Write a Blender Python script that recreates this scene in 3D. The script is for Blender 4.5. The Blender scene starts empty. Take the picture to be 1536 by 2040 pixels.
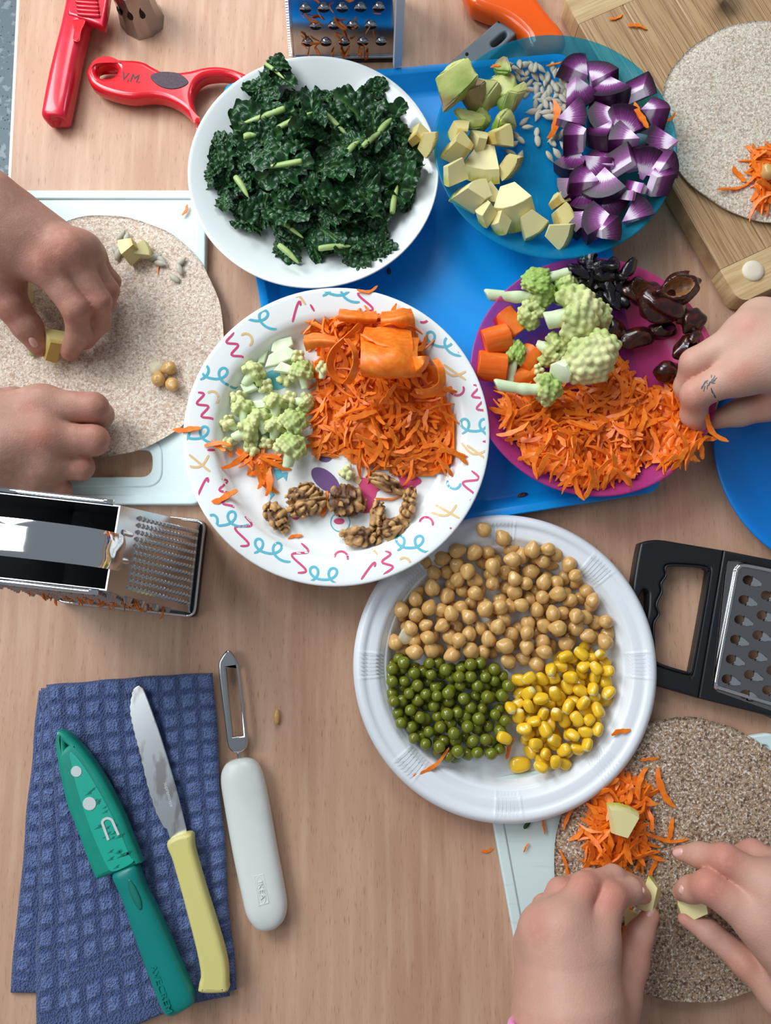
import bpy, bmesh, math, random
import numpy as np
from mathutils import Vector, Matrix, Euler
from mathutils.bvhtree import BVHTree

SC = bpy.context.scene
COL = SC.collection
PI = math.pi

# ------------------------------------------------------------------ camera
TILT = math.radians(8.5)
DIST = 0.55                      # camera to table centre, metres
FPX = 1541.0                     # focal length for a 1536 x 2040 frame
CAM = np.array([0.0, -DIST*math.sin(TILT), DIST*math.cos(TILT)])
cd = bpy.data.cameras.new('camera'); cam = bpy.data.objects.new('camera', cd); COL.objects.link(cam)
cam.location = CAM; cam.rotation_euler = (TILT, 0, 0)
cd.sensor_fit = 'VERTICAL'; cd.sensor_height = 36.0; cd.lens = FPX/2040*36.0; cd.clip_start = 0.01
SC.camera = cam

# ------------------------------------------------------------------ light
SC.view_settings.view_transform = 'Standard'; SC.view_settings.look = 'None'
SC.view_settings.exposure = 0.0; SC.view_settings.gamma = 1.0; SC.view_settings.use_curve_mapping = False
wd = bpy.data.worlds.new('world'); SC.world = wd; wd.use_nodes = True
wd.node_tree.nodes['Background'].inputs[0].default_value = (0.80, 0.90, 1.0, 1)
wd.node_tree.nodes['Background'].inputs[1].default_value = 0.24
def window_light(name, loc, target, sx, sy, power, col):
    l = bpy.data.lights.new(name, 'AREA'); l.shape = 'RECTANGLE'; l.size = sx; l.size_y = sy
    l.energy = power; l.color = col
    o = bpy.data.objects.new(name, l); COL.objects.link(o); o.location = loc
    d = Vector(target)-Vector(loc); o.rotation_euler = d.to_track_quat('-Z', 'Y').to_euler()
    return o
window_light('window_light', (-0.82, 0.66, 0.86), (-0.1, 0.05, 0), 0.5, 0.7, 13.5, (0.93, 0.98, 1.0))
window_light('window_light', (-1.02, 0.10, 1.42), (0, 0.0, 0), 0.7, 0.75, 7.0, (0.93, 0.98, 1.0))
window_light('window_light', (-0.20, 1.15, 0.95), (0, 0.1, 0), 0.5, 0.7, 8.0, (0.93, 0.98, 1.0))

# ------------------------------------------------------------------ pixel -> place on a horizontal plane
_c, _s = math.cos(TILT), math.sin(TILT)
def ray(px, py):
    x = (px-768.0)/FPX; y = -(py-1020.0)/FPX
    return np.array([x, y*_c+_s, y*_s-_c])
def W(px, py, z=0.0):
    d = ray(px, py); t = (z-CAM[2])/d[2]
    return CAM+d*t
def mpp(px, py, z=0.0):          # metres per pixel there
    return float((CAM[2]-z)/-ray(px, py)[2])/FPX
def WL(pts, z=0.0): return np.array([W(p[0], p[1], z) for p in pts])

# ------------------------------------------------------------------ materials
def srgb(r, g=None, b=None):
    if g is None: r, g, b = r
    f = lambda c: (c/255/12.92) if c/255 <= 0.04045 else ((c/255+0.055)/1.055)**2.4
    return (f(r), f(g), f(b), 1.0)
def M(name, base, rough=0.5, metal=0.0, spec=0.5, layers=(), bumps=(), sss=0.0, coat=0.0, vcol=False,
      through=None, coord='Object', trans=0.0, sheen=0.0):
    m = bpy.data.materials.new(name); m.use_nodes = True
    nt = m.node_tree; N = nt.nodes; L = nt.links; N.clear()
    out = N.new('ShaderNodeOutputMaterial'); p = N.new('ShaderNodeBsdfPrincipled')
    L.new(p.outputs[0], out.inputs[0])
    p.inputs['Roughness'].default_value = rough; p.inputs['Metallic'].default_value = metal
    p.inputs['Specular IOR Level'].default_value = spec; p.inputs['Coat Weight'].default_value = coat
    p.inputs['Transmission Weight'].default_value = trans
    if sheen: p.inputs['Sheen Weight'].default_value = sheen
    if sss:
        p.inputs['Subsurface Weight'].default_value = sss
        p.inputs['Subsurface Radius'].default_value = (1.0, 0.45, 0.25); p.inputs['Subsurface Scale'].default_value = 0.004
    tc = N.new('ShaderNodeTexCoord')
    def tex(kind, scale, seed=0.0, detail=3.0):
        mp = N.new('ShaderNodeMapping'); L.new(tc.outputs[coord], mp.inputs[0])
        s = scale if isinstance(scale, (tuple, list)) else (scale, scale, scale)
        mp.inputs['Scale'].default_value = s; mp.inputs['Location'].default_value = (seed*1.7, seed*2.3, seed)
        if kind == 'noise':
            t = N.new('ShaderNodeTexNoise'); t.inputs['Scale'].default_value = 1.0; t.inputs['Detail'].default_value = detail
            L.new(mp.outputs[0], t.inputs['Vector']); return t.outputs[0]
        if kind == 'vor':
            t = N.new('ShaderNodeTexVoronoi'); t.inputs['Scale'].default_value = 1.0
            L.new(mp.outputs[0], t.inputs['Vector']); return t.outputs[0]
        if kind == 'wave':
            t = N.new('ShaderNodeTexWave'); t.inputs['Scale'].default_value = 1.0; t.inputs['Distortion'].default_value = 1.5
            L.new(mp.outputs[0], t.inputs['Vector']); return t.outputs[1]
        if kind == 'rad':      # distance from the local axis, in mapped units
            v = N.new('ShaderNodeVectorMath'); v.operation = 'LENGTH'
            sx = N.new('ShaderNodeSeparateXYZ'); L.new(mp.outputs[0], sx.inputs[0])
            cx = N.new('ShaderNodeCombineXYZ'); L.new(sx.outputs[0], cx.inputs[0]); L.new(sx.outputs[1], cx.inputs[1])
            nn = N.new('ShaderNodeTexNoise'); nn.inputs['Scale'].default_value = 260.0; L.new(tc.outputs[coord], nn.inputs['Vector'])
            ma = N.new('ShaderNodeMath'); ma.operation = 'MULTIPLY_ADD'; ma.inputs[1].default_value = 0.22; 
            L.new(cx.outputs[0], v.inputs[0]); L.new(nn.outputs[0], ma.inputs[0])
            ad = N.new('ShaderNodeMath'); ad.operation = 'SUBTRACT'; ad.inputs[1].default_value = 0.11
            L.new(v.outputs['Value'], ma.inputs[2]); L.new(ma.outputs[0], ad.inputs[0]); return ad.outputs[0]
    if vcol:
        a = N.new('ShaderNodeVertexColor'); a.layer_name = 'Col'; cur = a.outputs[0]
    else:
        r = N.new('ShaderNodeRGB'); r.outputs[0].default_value = base; cur = r.outputs[0]
    for i, ly in enumerate(layers):   # (kind, scale, lo, hi, colour, amount)
        kind, scale, lo, hi, colr, amt = ly[:6]
        t = tex(kind, scale, 3.1*i+1)
        mr = N.new('ShaderNodeMapRange'); L.new(t, mr.inputs[0])
        mr.inputs[1].default_value = lo; mr.inputs[2].default_value = hi
        mr.inputs[3].default_value = 0.0; mr.inputs[4].default_value = amt
        mx = N.new('ShaderNodeMix'); mx.data_type = 'RGBA'
        L.new(mr.outputs[0], mx.inputs[0]); L.new(cur, mx.inputs[6]); mx.inputs[7].default_value = colr
        cur = mx.outputs[2]
    L.new(cur, p.inputs['Base Color'])
    nrm = None
    for i, (kind, scale, strength, dist) in enumerate(bumps):
        t = tex(kind, scale, 5.3*i+2)
        b = N.new('ShaderNodeBump'); b.inputs['Strength'].default_value = strength; b.inputs['Distance'].default_value = dist
        L.new(t, b.inputs['Height'])
        if nrm is not None: L.new(nrm, b.inputs['Normal'])
        nrm = b.outputs[0]
    if nrm is not None: L.new(nrm, p.inputs['Normal'])
    if through is not None:           # translucent plastic: part of the light goes straight through, tinted
        tr = N.new('ShaderNodeBsdfTransparent'); tr.inputs[0].default_value = through[0]
        mx = N.new('ShaderNodeMixShader'); mx.inputs[0].default_value = through[1]
        L.new(p.outputs[0], mx.inputs[1]); L.new(tr.outputs[0], mx.inputs[2]); L.new(mx.outputs[0], out.inputs[0])
    return m
def RAD(name, stops, rough=0.35, R=1.0, zcol=None, streak=None):
    """colour by distance from the piece's own axis (stops at fractions of R)"""
    m = bpy.data.materials.new(name); m.use_nodes = True
    nt = m.node_tree; N = nt.nodes; L = nt.links
    p = N['Principled BSDF']; p.inputs['Roughness'].default_value = rough
    tc = N.new('ShaderNodeTexCoord'); sx = N.new('ShaderNodeSeparateXYZ'); L.new(tc.outputs['Object'], sx.inputs[0])
    cx = N.new('ShaderNodeCombineXYZ'); L.new(sx.outputs[0], cx.inputs[0]); L.new(sx.outputs[1], cx.inputs[1])
    v = N.new('ShaderNodeVectorMath'); v.operation = 'LENGTH'; L.new(cx.outputs[0], v.inputs[0])
    # fine radial streaks: noise over the angle
    nv = N.new('ShaderNodeVectorMath'); nv.operation = 'NORMALIZE'; L.new(cx.outputs[0], nv.inputs[0])
    n1 = N.new('ShaderNodeTexNoise'); n1.inputs['Scale'].default_value = 22.0; L.new(nv.outputs[0], n1.inputs['Vector'])
    n2 = N.new('ShaderNodeTexNoise'); n2.inputs['Scale'].default_value = 170.0; L.new(tc.outputs['Object'], n2.inputs['Vector'])
    a = N.new('ShaderNodeMath'); a.operation = 'MULTIPLY_ADD'; a.inputs[1].default_value = 1.0/R; L.new(v.outputs['Value'], a.inputs[0])
    b = N.new('ShaderNodeMath'); b.operation = 'MULTIPLY_ADD'; L.new(n1.outputs[0], b.inputs[0])
    b.inputs[1].default_value = streak if streak else 0.25; b.inputs[2].default_value = -(streak if streak else 0.25)*0.5
    L.new(b.outputs[0], a.inputs[2])
    c = N.new('ShaderNodeMath'); c.operation = 'MULTIPLY_ADD'; c.inputs[1].default_value = 0.2; L.new(n2.outputs[0], c.inputs[0])
    d = N.new('ShaderNodeMath'); d.operation = 'SUBTRACT'; d.inputs[1].default_value = 0.1
    L.new(a.outputs[0], c.inputs[2]); L.new(c.outputs[0], d.inputs[0])
    r = N.new('ShaderNodeValToRGB'); L.new(d.outputs[0], r.inputs[0])
    e = r.color_ramp.elements
    while len(e) < len(stops): e.new(0.5)
    for k, (pos, colr) in enumerate(stops): e[k].position = pos; e[k].color = colr
    L.new(r.outputs[0], p.inputs['Base Color'])
    return m

# ------------------------------------------------------------------ objects
WLOC = {}
def tag(o, label=None, cat=None, group=None, kind=None):
    if label: o['label'] = label
    if cat: o['category'] = cat
    if group: o['group'] = group
    if kind: o['kind'] = kind
    return o
def thing(name, label, cat, loc, group=None):
    o = bpy.data.objects.new(name, None); COL.objects.link(o); o.empty_display_size = 0.02
    o.location = tuple(loc); WLOC[o] = np.array(loc, float)
    return tag(o, label, cat, group)
def mesh_data(name, V, F, mat, smooth=True, col=None, sharp=None):
    me = bpy.data.meshes.new(name)
    me.from_pydata([tuple(v) for v in V], [], [tuple(f) for f in F]); 
    if mat is not None: me.materials.append(mat)
    if smooth: me.polygons.foreach_set('use_smooth', [True]*len(me.polygons))
    if col is not None:
        ca = me.color_attributes.new('Col', 'FLOAT_COLOR', 'POINT')
        c = np.ones((len(V), 4), np.float32); c[:, :3] = col[:, :3]
        ca.data.foreach_set('color', c.ravel())
    me.update()
    if sharp is not None: me.set_sharp_from_angle(angle=math.radians(sharp))
    return me
def put(name, me, parent=None, loc=(0, 0, 0), rot=None):
    o = bpy.data.objects.new(name, me); COL.objects.link(o)
    if parent is not None: o.parent = parent
    o.location = tuple(loc)
    if rot is not None: o.rotation_euler = rot
    WLOC[o] = (WLOC[parent] if parent is not None else np.zeros(3))+np.array(loc, float)
    return o
def mk(name, V, F, mat, parent=None, smooth=True, col=None, sharp=None):
    """vertices in scene coordinates; a top-level object gets its origin at its base"""
    V = np.asarray(V, float)
    if parent is None:
        o0 = np.array([V[:, 0].mean(), V[:, 1].mean(), V[:, 2].min()])
        return put(name, mesh_data(name, V-o0, F, mat, smooth, col, sharp), None, o0)
    return put(name, mesh_data(name, V-WLOC[parent], F, mat, smooth, col, sharp), parent)
class MB:
    def __init__(s): s.V = []; s.F = []; s.C = []
    def add(s, V, F, c=None):
        k = len(s.V); s.V += [tuple(v) for v in V]; s.F += [tuple(i+k for i in f) for f in F]
        if c is not None: s.C += [c[:3]]*len(V)
        return s
    def mk(s, name, mat, parent=None, smooth=True, sharp=None):
        col = np.array(s.C) if s.C else None
        return mk(name, np.array(s.V), s.F, mat, parent, smooth, col, sharp)
def box_vf(o, ax, ay, az):
    o, ax, ay, az = map(lambda q: np.array(q, float), (o, ax, ay, az))
    V = [o+ax*i+ay*j+az*k for k in (0, 1) for j in (0, 1) for i in (0, 1)]
    return V, [(0, 2, 3, 1), (4, 5, 7, 6), (0, 1, 5, 4), (2, 6, 7, 3), (0, 4, 6, 2), (1, 3, 7, 5)]
def catmull(P, n=6, closed=False):
    P = [np.array(p, float) for p in P]; m = len(P); out = []
    for i in range(m if closed else m-1):
        if closed: a, b, c, d = P[i-1], P[i], P[(i+1) % m], P[(i+2) % m]
        else: a, b, c, d = P[max(i-1, 0)], P[i], P[i+1], P[min(i+2, m-1)]
        for k in range(n):
            t = k/n
            out.append(0.5*((2*b)+(c-a)*t+(2*a-5*b+4*c-d)*t*t+(3*b-a-3*c+d)*t**3))
    if not closed: out.append(P[-1])
    return np.array(out)
def loft(path, n=20, pw=2.4, sub=5, caps=True):
    """tube of flattened cross-section; path of (px, py, z, half width px, half height m)"""
    P = []
    for px, py, z, w, h in path: P.append(list(W(px, py, z))+[w*mpp(px, py, z), h])
    return loft3(P, n, pw, sub)
def loft3(P, n=20, pw=2.4, sub=5):
    P = catmull(P, sub); V = []; F = []; m = len(P)
    for i in range(m):
        t = P[min(i+1, m-1), :3]-P[max(i-1, 0), :3]; t /= np.linalg.norm(t)+1e-9
        s = np.cross(t, [0, 0, 1]); s /= np.linalg.norm(s)+1e-9; u = np.cross(s, t)
        for k in range(n):
            a = 2*PI*k/n; ca, sa = math.cos(a), math.sin(a)
            x = math.copysign(abs(ca)**(2/pw), ca); y = math.copysign(abs(sa)**(2/pw), sa)
            V.append(P[i, :3]+s*x*max(P[i, 3], 1e-5)+u*y*max(P[i, 4], 1e-5))
    for i in range(m-1):
        for k in range(n):
            k2 = (k+1) % n; F.append((i*n+k, i*n+k2, (i+1)*n+k2, (i+1)*n+k))
    F.append(tuple(range(n-1, -1, -1))); F.append(tuple((m-1)*n+k for k in range(n)))
    return np.array(V), F
def tube(P, r, n=8, sub=4):
    r = r if hasattr(r, '__len__') else [r]*len(P)
    return loft3([list(p)+[q, q] for p, q in zip(P, r)], n, 2.0, sub)
def curve_mesh(cu):
    o = bpy.data.objects.new('tmp', cu); COL.objects.link(o)
    dg = bpy.context.evaluated_depsgraph_get(); dg.update()
    me = bpy.data.meshes.new_from_object(o.evaluated_get(dg))
    bpy.data.objects.remove(o); bpy.data.curves.remove(cu)
    return me
def slab(name, polys, ztop, thick, mat, parent=None, bevel=0.001, smooth=True, world=False, res=3, sub=6):
    """flat piece cut to outlines (first outer, then holes), rounded at its edges"""
    cu = bpy.data.curves.new('tmp', 'CURVE'); cu.dimensions = '2D'; cu.fill_mode = 'BOTH'
    cu.extrude = max(thick/2-bevel, 1e-5); cu.bevel_depth = bevel; cu.bevel_resolution = res; cu.offset = -bevel
    pts0 = None
    for pl in polys:
        sm = smooth
        if isinstance(pl, tuple) and pl[0] in ('s', 'p'): sm = pl[0] == 's'; pl = pl[1]
        w = np.array(pl, float)[:, :2] if world else WL(pl, ztop)[:, :2]
        if sm: w = catmull(w, sub, True)
        if pts0 is None: pts0 = w
        sp = cu.splines.new('POLY'); sp.points.add(len(w)-1); sp.use_cyclic_u = True
        for q, p in zip(sp.points, w): q.co = (p[0], p[1], 0, 1)
    me = curve_mesh(cu); me.materials.clear(); me.materials.append(mat)
    me.polygons.foreach_set('use_smooth', [True]*len(me.polygons)); me.set_sharp_from_angle(angle=math.radians(40))
    c = np.array([pts0[:, 0].mean(), pts0[:, 1].mean(), ztop-thick])
    off = (WLOC[parent] if parent is not None else c)
    me.transform(Matrix.Translation(Vector((-off[0], -off[1], ztop-thick/2-off[2]))))
    me.name = name
    return put(name, me, parent, (0, 0, 0) if parent is not None else c)
def text(s, px, py, z, deg, hpx, mat, parent, ext=0.0001, name='lettering', sx=1.0, italic=0.0):
    cu = bpy.data.curves.new('tmp', 'FONT'); cu.body = s; cu.size = hpx*mpp(px, py, z)*1.38; cu.extrude = ext
    cu.align_x = 'CENTER'; cu.align_y = 'CENTER'; cu.shear = italic; cu.resolution_u = 3
    me = curve_mesh(cu); me.materials.clear(); me.materials.append(mat); me.name = name
    w = W(px, py, z)-WLOC[parent]
    me.transform(Matrix.Translation(Vector(w)) @ Matrix.Rotation(math.radians(deg), 4, 'Z') @ Matrix.Diagonal((sx, 1, 1, 1)))
    return put(name, me, parent)
def lathe(prof, n=96, c=(0, 0, 0), rfun=None):
    """prof of (r, z); closed at the axis at both ends"""
    V = []; F = []; m = len(prof)
    for r, z in prof:
        for k in range(n):
            a = 2*PI*k/n
            rr, zz = (r, z) if rfun is None else rfun(r, z, a)
            V.append((c[0]+rr*math.cos(a), c[1]+rr*math.sin(a), c[2]+zz))
    for i in range(m-1):
        for k in range(n):
            k2 = (k+1) % n; F.append((i*n+k, i*n+k2, (i+1)*n+k2, (i+1)*n+k))
    F.append(tuple(range(n-1, -1, -1))); F.append(tuple((m-1)*n+k for k in range(n)))
    return np.array(V), F
def rloop(Q, inset, rad, n=6):
    """rounded, inset loop of a convex world polygon"""
    Q = np.array(Q, float)[:, :2]; m = len(Q)
    A = sum(Q[i, 0]*Q[(i+1) % m, 1]-Q[(i+1) % m, 0]*Q[i, 1] for i in range(m))
    if A < 0: Q = Q[::-1]
    L = []
    for i in range(m):
        d = Q[(i+1) % m]-Q[i]; d /= np.linalg.norm(d); nn = np.array([-d[1], d[0]]); L.append((Q[i]+nn*inset, d))
    C = []
    for i in range(m):
        p, d = L[i-1]; q, e = L[i]
        t = np.linalg.solve(np.array([d, -e]).T, q-p)[0]; C.append(p+d*t)
    out = []
    for i in range(m):
        a, b, c = C[i-1], C[i], C[(i+1) % m]
        u = (a-b)/np.linalg.norm(a-b); v = (c-b)/np.linalg.norm(c-b)
        for k in range(n+1):
            t = k/n
            p0, p2 = b+u*rad, b+v*rad
            out.append((1-t)**2*p0+2*t*(1-t)*b+t*t*p2)
    return np.array(out)
def loops_solid(loops):
    V = []; F = []; n = len(loops[0])
    for l in loops: V += [tuple(p) for p in l]
    for i in range(len(loops)-1):
        for k in range(n):
            k2 = (k+1) % n; F.append((i*n+k, i*n+k2, (i+1)*n+k2, (i+1)*n+k))
    F.append(tuple(range(n-1, -1, -1))); F.append(tuple((len(loops)-1)*n+k for k in range(n)))
    return np.array(V), F

# ------------------------------------------------------------------ solid modelling by distance fields
def surfnet(D, o, h):
    s = D < 0; nx, ny, nz = D.shape
    cor = [(i, j, k) for i in (0, 1) for j in (0, 1) for k in (0, 1)]
    sl = lambda A, c: A[c[0]:nx-1+c[0], c[1]:ny-1+c[1], c[2]:nz-1+c[2]]
    cnt = sum(sl(s, c).astype(np.int8) for c in cor)
    act = (cnt > 0) & (cnt < 8)
    idx = -np.ones(act.shape, np.int64); I = np.argwhere(act); idx[act] = np.arange(len(I))
    val = {c: sl(D, c)[act] for c in cor}
    P = np.zeros((len(I), 3)); K = np.zeros(len(I))
    for a in cor:
        for ax in range(3):
            if a[ax]: continue
            b = list(a); b[ax] = 1; b = tuple(b)
            da, db = val[a], val[b]; m = (da < 0) != (db < 0)
            t = da[m]/(da[m]-db[m]); p = np.tile(np.array(a, float), (m.sum(), 1)); p[:, ax] += t
            P[m] += p; K[m] += 1
    V = (I+P/K[:, None])*h+o
    F = []
    for ax in range(3):
        s0 = [slice(None)]*3; s1 = [slice(None)]*3; s0[ax] = slice(0, -1); s1[ax] = slice(1, None)
        A, B = s[tuple(s0)], s[tuple(s1)]
        u, v = (ax+1) % 3, (ax+2) % 3
        for flip, m in ((False, A & ~B), (True, ~A & B)):
            E = np.argwhere(m)
            ok = (E[:, u] > 0) & (E[:, v] > 0) & (E[:, u] < D.shape[u]-1) & (E[:, v] < D.shape[v]-1); E = E[ok]
            q = []
            for du, dv in ((1, 1), (0, 1), (0, 0), (1, 0)):
                e = E.copy(); e[:, u] -= du; e[:, v] -= dv; q.append(idx[e[:, 0], e[:, 1], e[:, 2]])
            q = np.stack(q, 1)
            if flip: q = q[:, ::-1]
            F.append(q)
    F = np.concatenate(F); F = F[(F >= 0).all(1)]
    return V, F
def smin(a, b, k):
    if k <= 0: return np.minimum(a, b)
    h = np.maximum(k-np.abs(a-b), 0)/k
    return np.minimum(a, b)-h*h*k*0.25
class Field:
    def __init__(s, lo, hi, h):
        s.h = h; s.o = np.array(lo, float); s.n = np.ceil((np.array(hi)-s.o)/h).astype(int)+1
        s.ax = [s.o[i]+h*np.arange(s.n[i]) for i in range(3)]
        s.D = np.full(tuple(s.n), 0.05, np.float32)
    def win(s, lo, hi):
        a = np.clip(np.floor((lo-s.o)/s.h).astype(int), 0, s.n); b = np.clip(np.ceil((hi-s.o)/s.h).astype(int)+1, 0, s.n)
        sl = tuple(slice(a[i], b[i]) for i in range(3))
        G = np.meshgrid(*[s.ax[i][sl[i]] for i in range(3)], indexing='ij')
        return sl, G
    def cone(s, a, b, ra, rb, k=0.0, D=None, sub=False, pad=0.006):
        a = np.array(a, float); b = np.array(b, float); D = s.D if D is None else D
        r = max(ra, rb)+k+pad
        sl, (X, Y, Z) = s.win(np.minimum(a, b)-r, np.maximum(a, b)+r)
        if X.size == 0: return
        d = b-a; L = float(d@d)+1e-12
        t = np.clip(((X-a[0])*d[0]+(Y-a[1])*d[1]+(Z-a[2])*d[2])/L, 0, 1)
        q = np.sqrt((X-a[0]-t*d[0])**2+(Y-a[1]-t*d[1])**2+(Z-a[2]-t*d[2])**2)-(ra+(rb-ra)*t)
        D[sl] = -smin(-D[sl], q, k) if sub else smin(D[sl], q, k)
    def ball(s, c, r, k=0.0, sub=False): s.cone(c, c, r, r, k, None, sub)
    def ell(s, c, R, k=0.0, rot=None):
        c = np.array(c, float); R = np.array(R, float); m = R.max()+k+0.004
        sl, (X, Y, Z) = s.win(c-m, c+m)
        if X.size == 0: return
        P = np.stack([X-c[0], Y-c[1], Z-c[2]], -1)
        if rot is not None: P = P@np.array(rot)
        q = (np.sqrt(((P/R)**2).sum(-1))-1)*R.min()
        s.D[sl] = smin(s.D[sl], q, k)
    def grid(s): return np.meshgrid(*s.ax, indexing='ij')
    def mesh(s): return surfnet(s.D, s.o, s.h)
def wav(P, freq, seed, n=7):
    r = np.random.RandomState(seed); out = np.zeros(P.shape[:-1])
    for i in range(n):
        d = r.normal(size=3); d /= np.linalg.norm(d)
        out += np.sin(P@(d*freq*r.uniform(0.6, 1.5))+r.uniform(0, 6.28))
    return out/n**0.5
def normals(V, F):
    F = np.asarray(F); n = np.zeros_like(V)
    fn = np.cross(V[F[:, 2]]-V[F[:, 0]], V[F[:, 3 if F.shape[1] > 3 else 2]]-V[F[:, 1]])
    for k in range(F.shape[1]): np.add.at(n, F[:, k], fn)
    return n/(np.linalg.norm(n, axis=1)[:, None]+1e-12)
def inpoly(P, poly):
    P = np.atleast_2d(P); poly = np.array(poly); x, y = P[:, 0], P[:, 1]; c = np.zeros(len(P), bool); m = len(poly)
    for i in range(m):
        a, b = poly[i], poly[i-1]
        with np.errstate(divide='ignore', invalid='ignore'):
            t = ((a[1] > y) != (b[1] > y)) & (x < (b[0]-a[0])*(y-a[1])/(b[1]-a[1]+1e-15)+a[0])
        c ^= t
    return c
def edgedist(P, poly):
    P = np.atleast_2d(P); d = np.full(len(P), 1e9); poly = np.array(poly); m = len(poly)
    for i in range(m):
        a, b = poly[i-1], poly[i]; e = b-a
        t = np.clip(((P-a)@e)/(e@e+1e-15), 0, 1); d = np.minimum(d, np.linalg.norm(P-a-t[:, None]*e, axis=1))
    return d
def cpx(pts, ox, oy, s): return [(ox+p[0]/s, oy+p[1]/s)+tuple(p[2:]) for p in pts]
# ------------------------------------------------------------------ materials of the place
m_table = M('beech_laminate', srgb(201, 160, 133), 0.42, spec=0.35, layers=[
    ('noise', (26, 3.0, 1), 0.35, 0.75, srgb(176, 130, 102), 0.7),
    ('noise', (1250, 110, 1), 0.60, 0.72, srgb(132, 92, 70), 0.6),
    ('noise', (160, 12, 1), 0.45, 0.7, srgb(216, 180, 155), 0.5)],
    bumps=[('noise', (900, 75, 1), 0.06, 0.0005)])
m_edge = M('edge_band', srgb(225, 205, 190), 0.4)
m_floor = M('terrazzo', srgb(150, 164, 172), 0.35, layers=[
    ('vor', 130, 0.25, 0.12, srgb(70, 84, 96), 0.85), ('noise', 60, 0.55, 0.62, srgb(205, 215, 220), 0.7)])
m_white = M('white_ceramic', srgb(232, 238, 238), 0.16, spec=0.5, coat=0.3)
m_melamine = M('white_melamine', srgb(240, 243, 243), 0.25)
m_dispo = M('white_plastic', srgb(232, 236, 242), 0.30, bumps=[('wave', (260, 260, 0), 0.05, 0.0003)])
m_board = M('white_polyethylene', srgb(216, 234, 234), 0.45, layers=[('noise', (30, 300, 30), 0.6, 0.75, srgb(180, 205, 205), 0.35)])
m_tray = M('blue_tray_plastic', srgb(0, 150, 236), 0.36, layers=[('noise', 40, 0.4, 0.7, srgb(0, 162, 244), 0.5)],
           bumps=[('noise', 900, 0.05, 0.0003)])
m_teal = M('teal_translucent', srgb(22, 160, 196), 0.20, through=(srgb(176, 240, 250), 0.74), layers=[('noise', (900, 60, 60), 0.62, 0.75, srgb(120, 205, 225), 0.35)])
m_pink = M('magenta_translucent', srgb(224, 84, 160), 0.20, through=(srgb(255, 186, 226), 0.66))
m_blue = M('blue_plastic', srgb(0, 128, 222), 0.4, bumps=[('wave', (50, 50, 50), 0.05, 0.0004)])
m_bamboo = M('bamboo', srgb(198, 164, 122), 0.5, layers=[
    ('noise', (300, 14, 14), 0.35, 0.7, srgb(166, 128, 90), 0.75), ('noise', (1700, 22, 22), 0.50, 0.62, srgb(132, 98, 66), 0.75)])
m_bamboo_l = M('bamboo_light', srgb(214, 186, 140), 0.5, layers=[
    ('noise', (16, 420, 16), 0.4, 0.7, srgb(176, 140, 92), 0.7), ('noise', (40, 1500, 40), 0.58, 0.7, srgb(150, 112, 72), 0.4)])
m_rubber = M('pale_rubber', srgb(226, 216, 194), 0.6)
m_steel = M('steel', (0.62, 0.63, 0.64, 1), 0.16, 1.0, bumps=[('noise', 300, 0.02, 0.0003)])
m_steel_dk = M('steel_dull_dark_reflection', (0.36, 0.35, 0.35, 1), 0.22, 1.0)  # dull steel; on the flat grater sheet its dark tone paints a reflection
m_chrome = M('chrome', (0.8, 0.81, 0.82, 1), 0.07, 1.0)
m_black = M('black_plastic', srgb(24, 26, 30), 0.38, bumps=[('noise', 1200, 0.06, 0.0003)])
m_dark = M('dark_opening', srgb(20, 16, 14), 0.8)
m_red = M('red_plastic', srgb(214, 28, 52), 0.25, coat=0.3, layers=[('noise', 60, 0.4, 0.7, srgb(226, 44, 74), 0.6)])
m_red2 = M('bright_red_plastic', srgb(222, 24, 40), 0.22, coat=0.4)
m_ink = M('black_ink', srgb(40, 24, 34), 0.5)
m_grip = M('dotted_dark_grip', srgb(62, 40, 56), 0.6, layers=[('vor', 1500, 0.35, 0.2, srgb(120, 96, 108), 0.8)])
m_orange = M('orange_plastic', srgb(255, 96, 0), 0.22, coat=0.4)
m_grey = M('grey_plastic', srgb(112, 122, 130), 0.45)
m_wplast = M('white_guard_plastic', srgb(235, 238, 240), 0.35)
m_wpeel = M('white_handle_plastic', srgb(222, 226, 222), 0.35, layers=[('noise', 35, 0.5, 0.75, srgb(196, 204, 196), 0.5)])
m_green = M('teal_green_plastic', srgb(0, 128, 122), 0.36)
m_sheath = M('green_sheath_plastic', srgb(2, 140, 120), 0.33, layers=[('noise', 60, 0.4, 0.8, srgb(18, 156, 136), 0.6)])
m_sheath_l = M('clear_green_window', srgb(28, 172, 150), 0.30)
m_sheath_d = M('dark_green_print', srgb(0, 112, 100), 0.4)
m_paper = M('pale_metal_seen', srgb(206, 214, 212), 0.45)
m_yellow = M('yellow_plastic', srgb(216, 206, 130), 0.4, layers=[('noise', 25, 0.5, 0.8, srgb(222, 208, 96), 0.5)])
m_blade = M('knife_steel', (0.82, 0.85, 0.86, 1), 0.26, 1.0, layers=[('noise', (90, 40, 40), 0.52, 0.60, (0.42, 0.38, 0.37, 1), 0.7)])
m_engr = M('engraving', srgb(205, 210, 212), 0.4)
m_teal_p = M('teal_print', srgb(92, 186, 206), 0.4)
m_pink_p = M('pink_print', srgb(212, 72, 122), 0.4)
m_tan_p = M('tan_print', srgb(232, 194, 136), 0.4)
m_purple_p = M('purple_print', srgb(112, 78, 132), 0.4)
m_pinkband = M('pink_elastic', srgb(244, 160, 214), 0.5)
m_gold = M('gold', (0.9, 0.66, 0.32, 1), 0.15, 1.0)
m_towel = M('blue_terry', srgb(88, 116, 182), 0.92, vcol=True, sheen=0.3, bumps=[('vor', 750, 1.0, 0.0022), ('noise', 2200, 0.6, 0.0010)])
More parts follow.
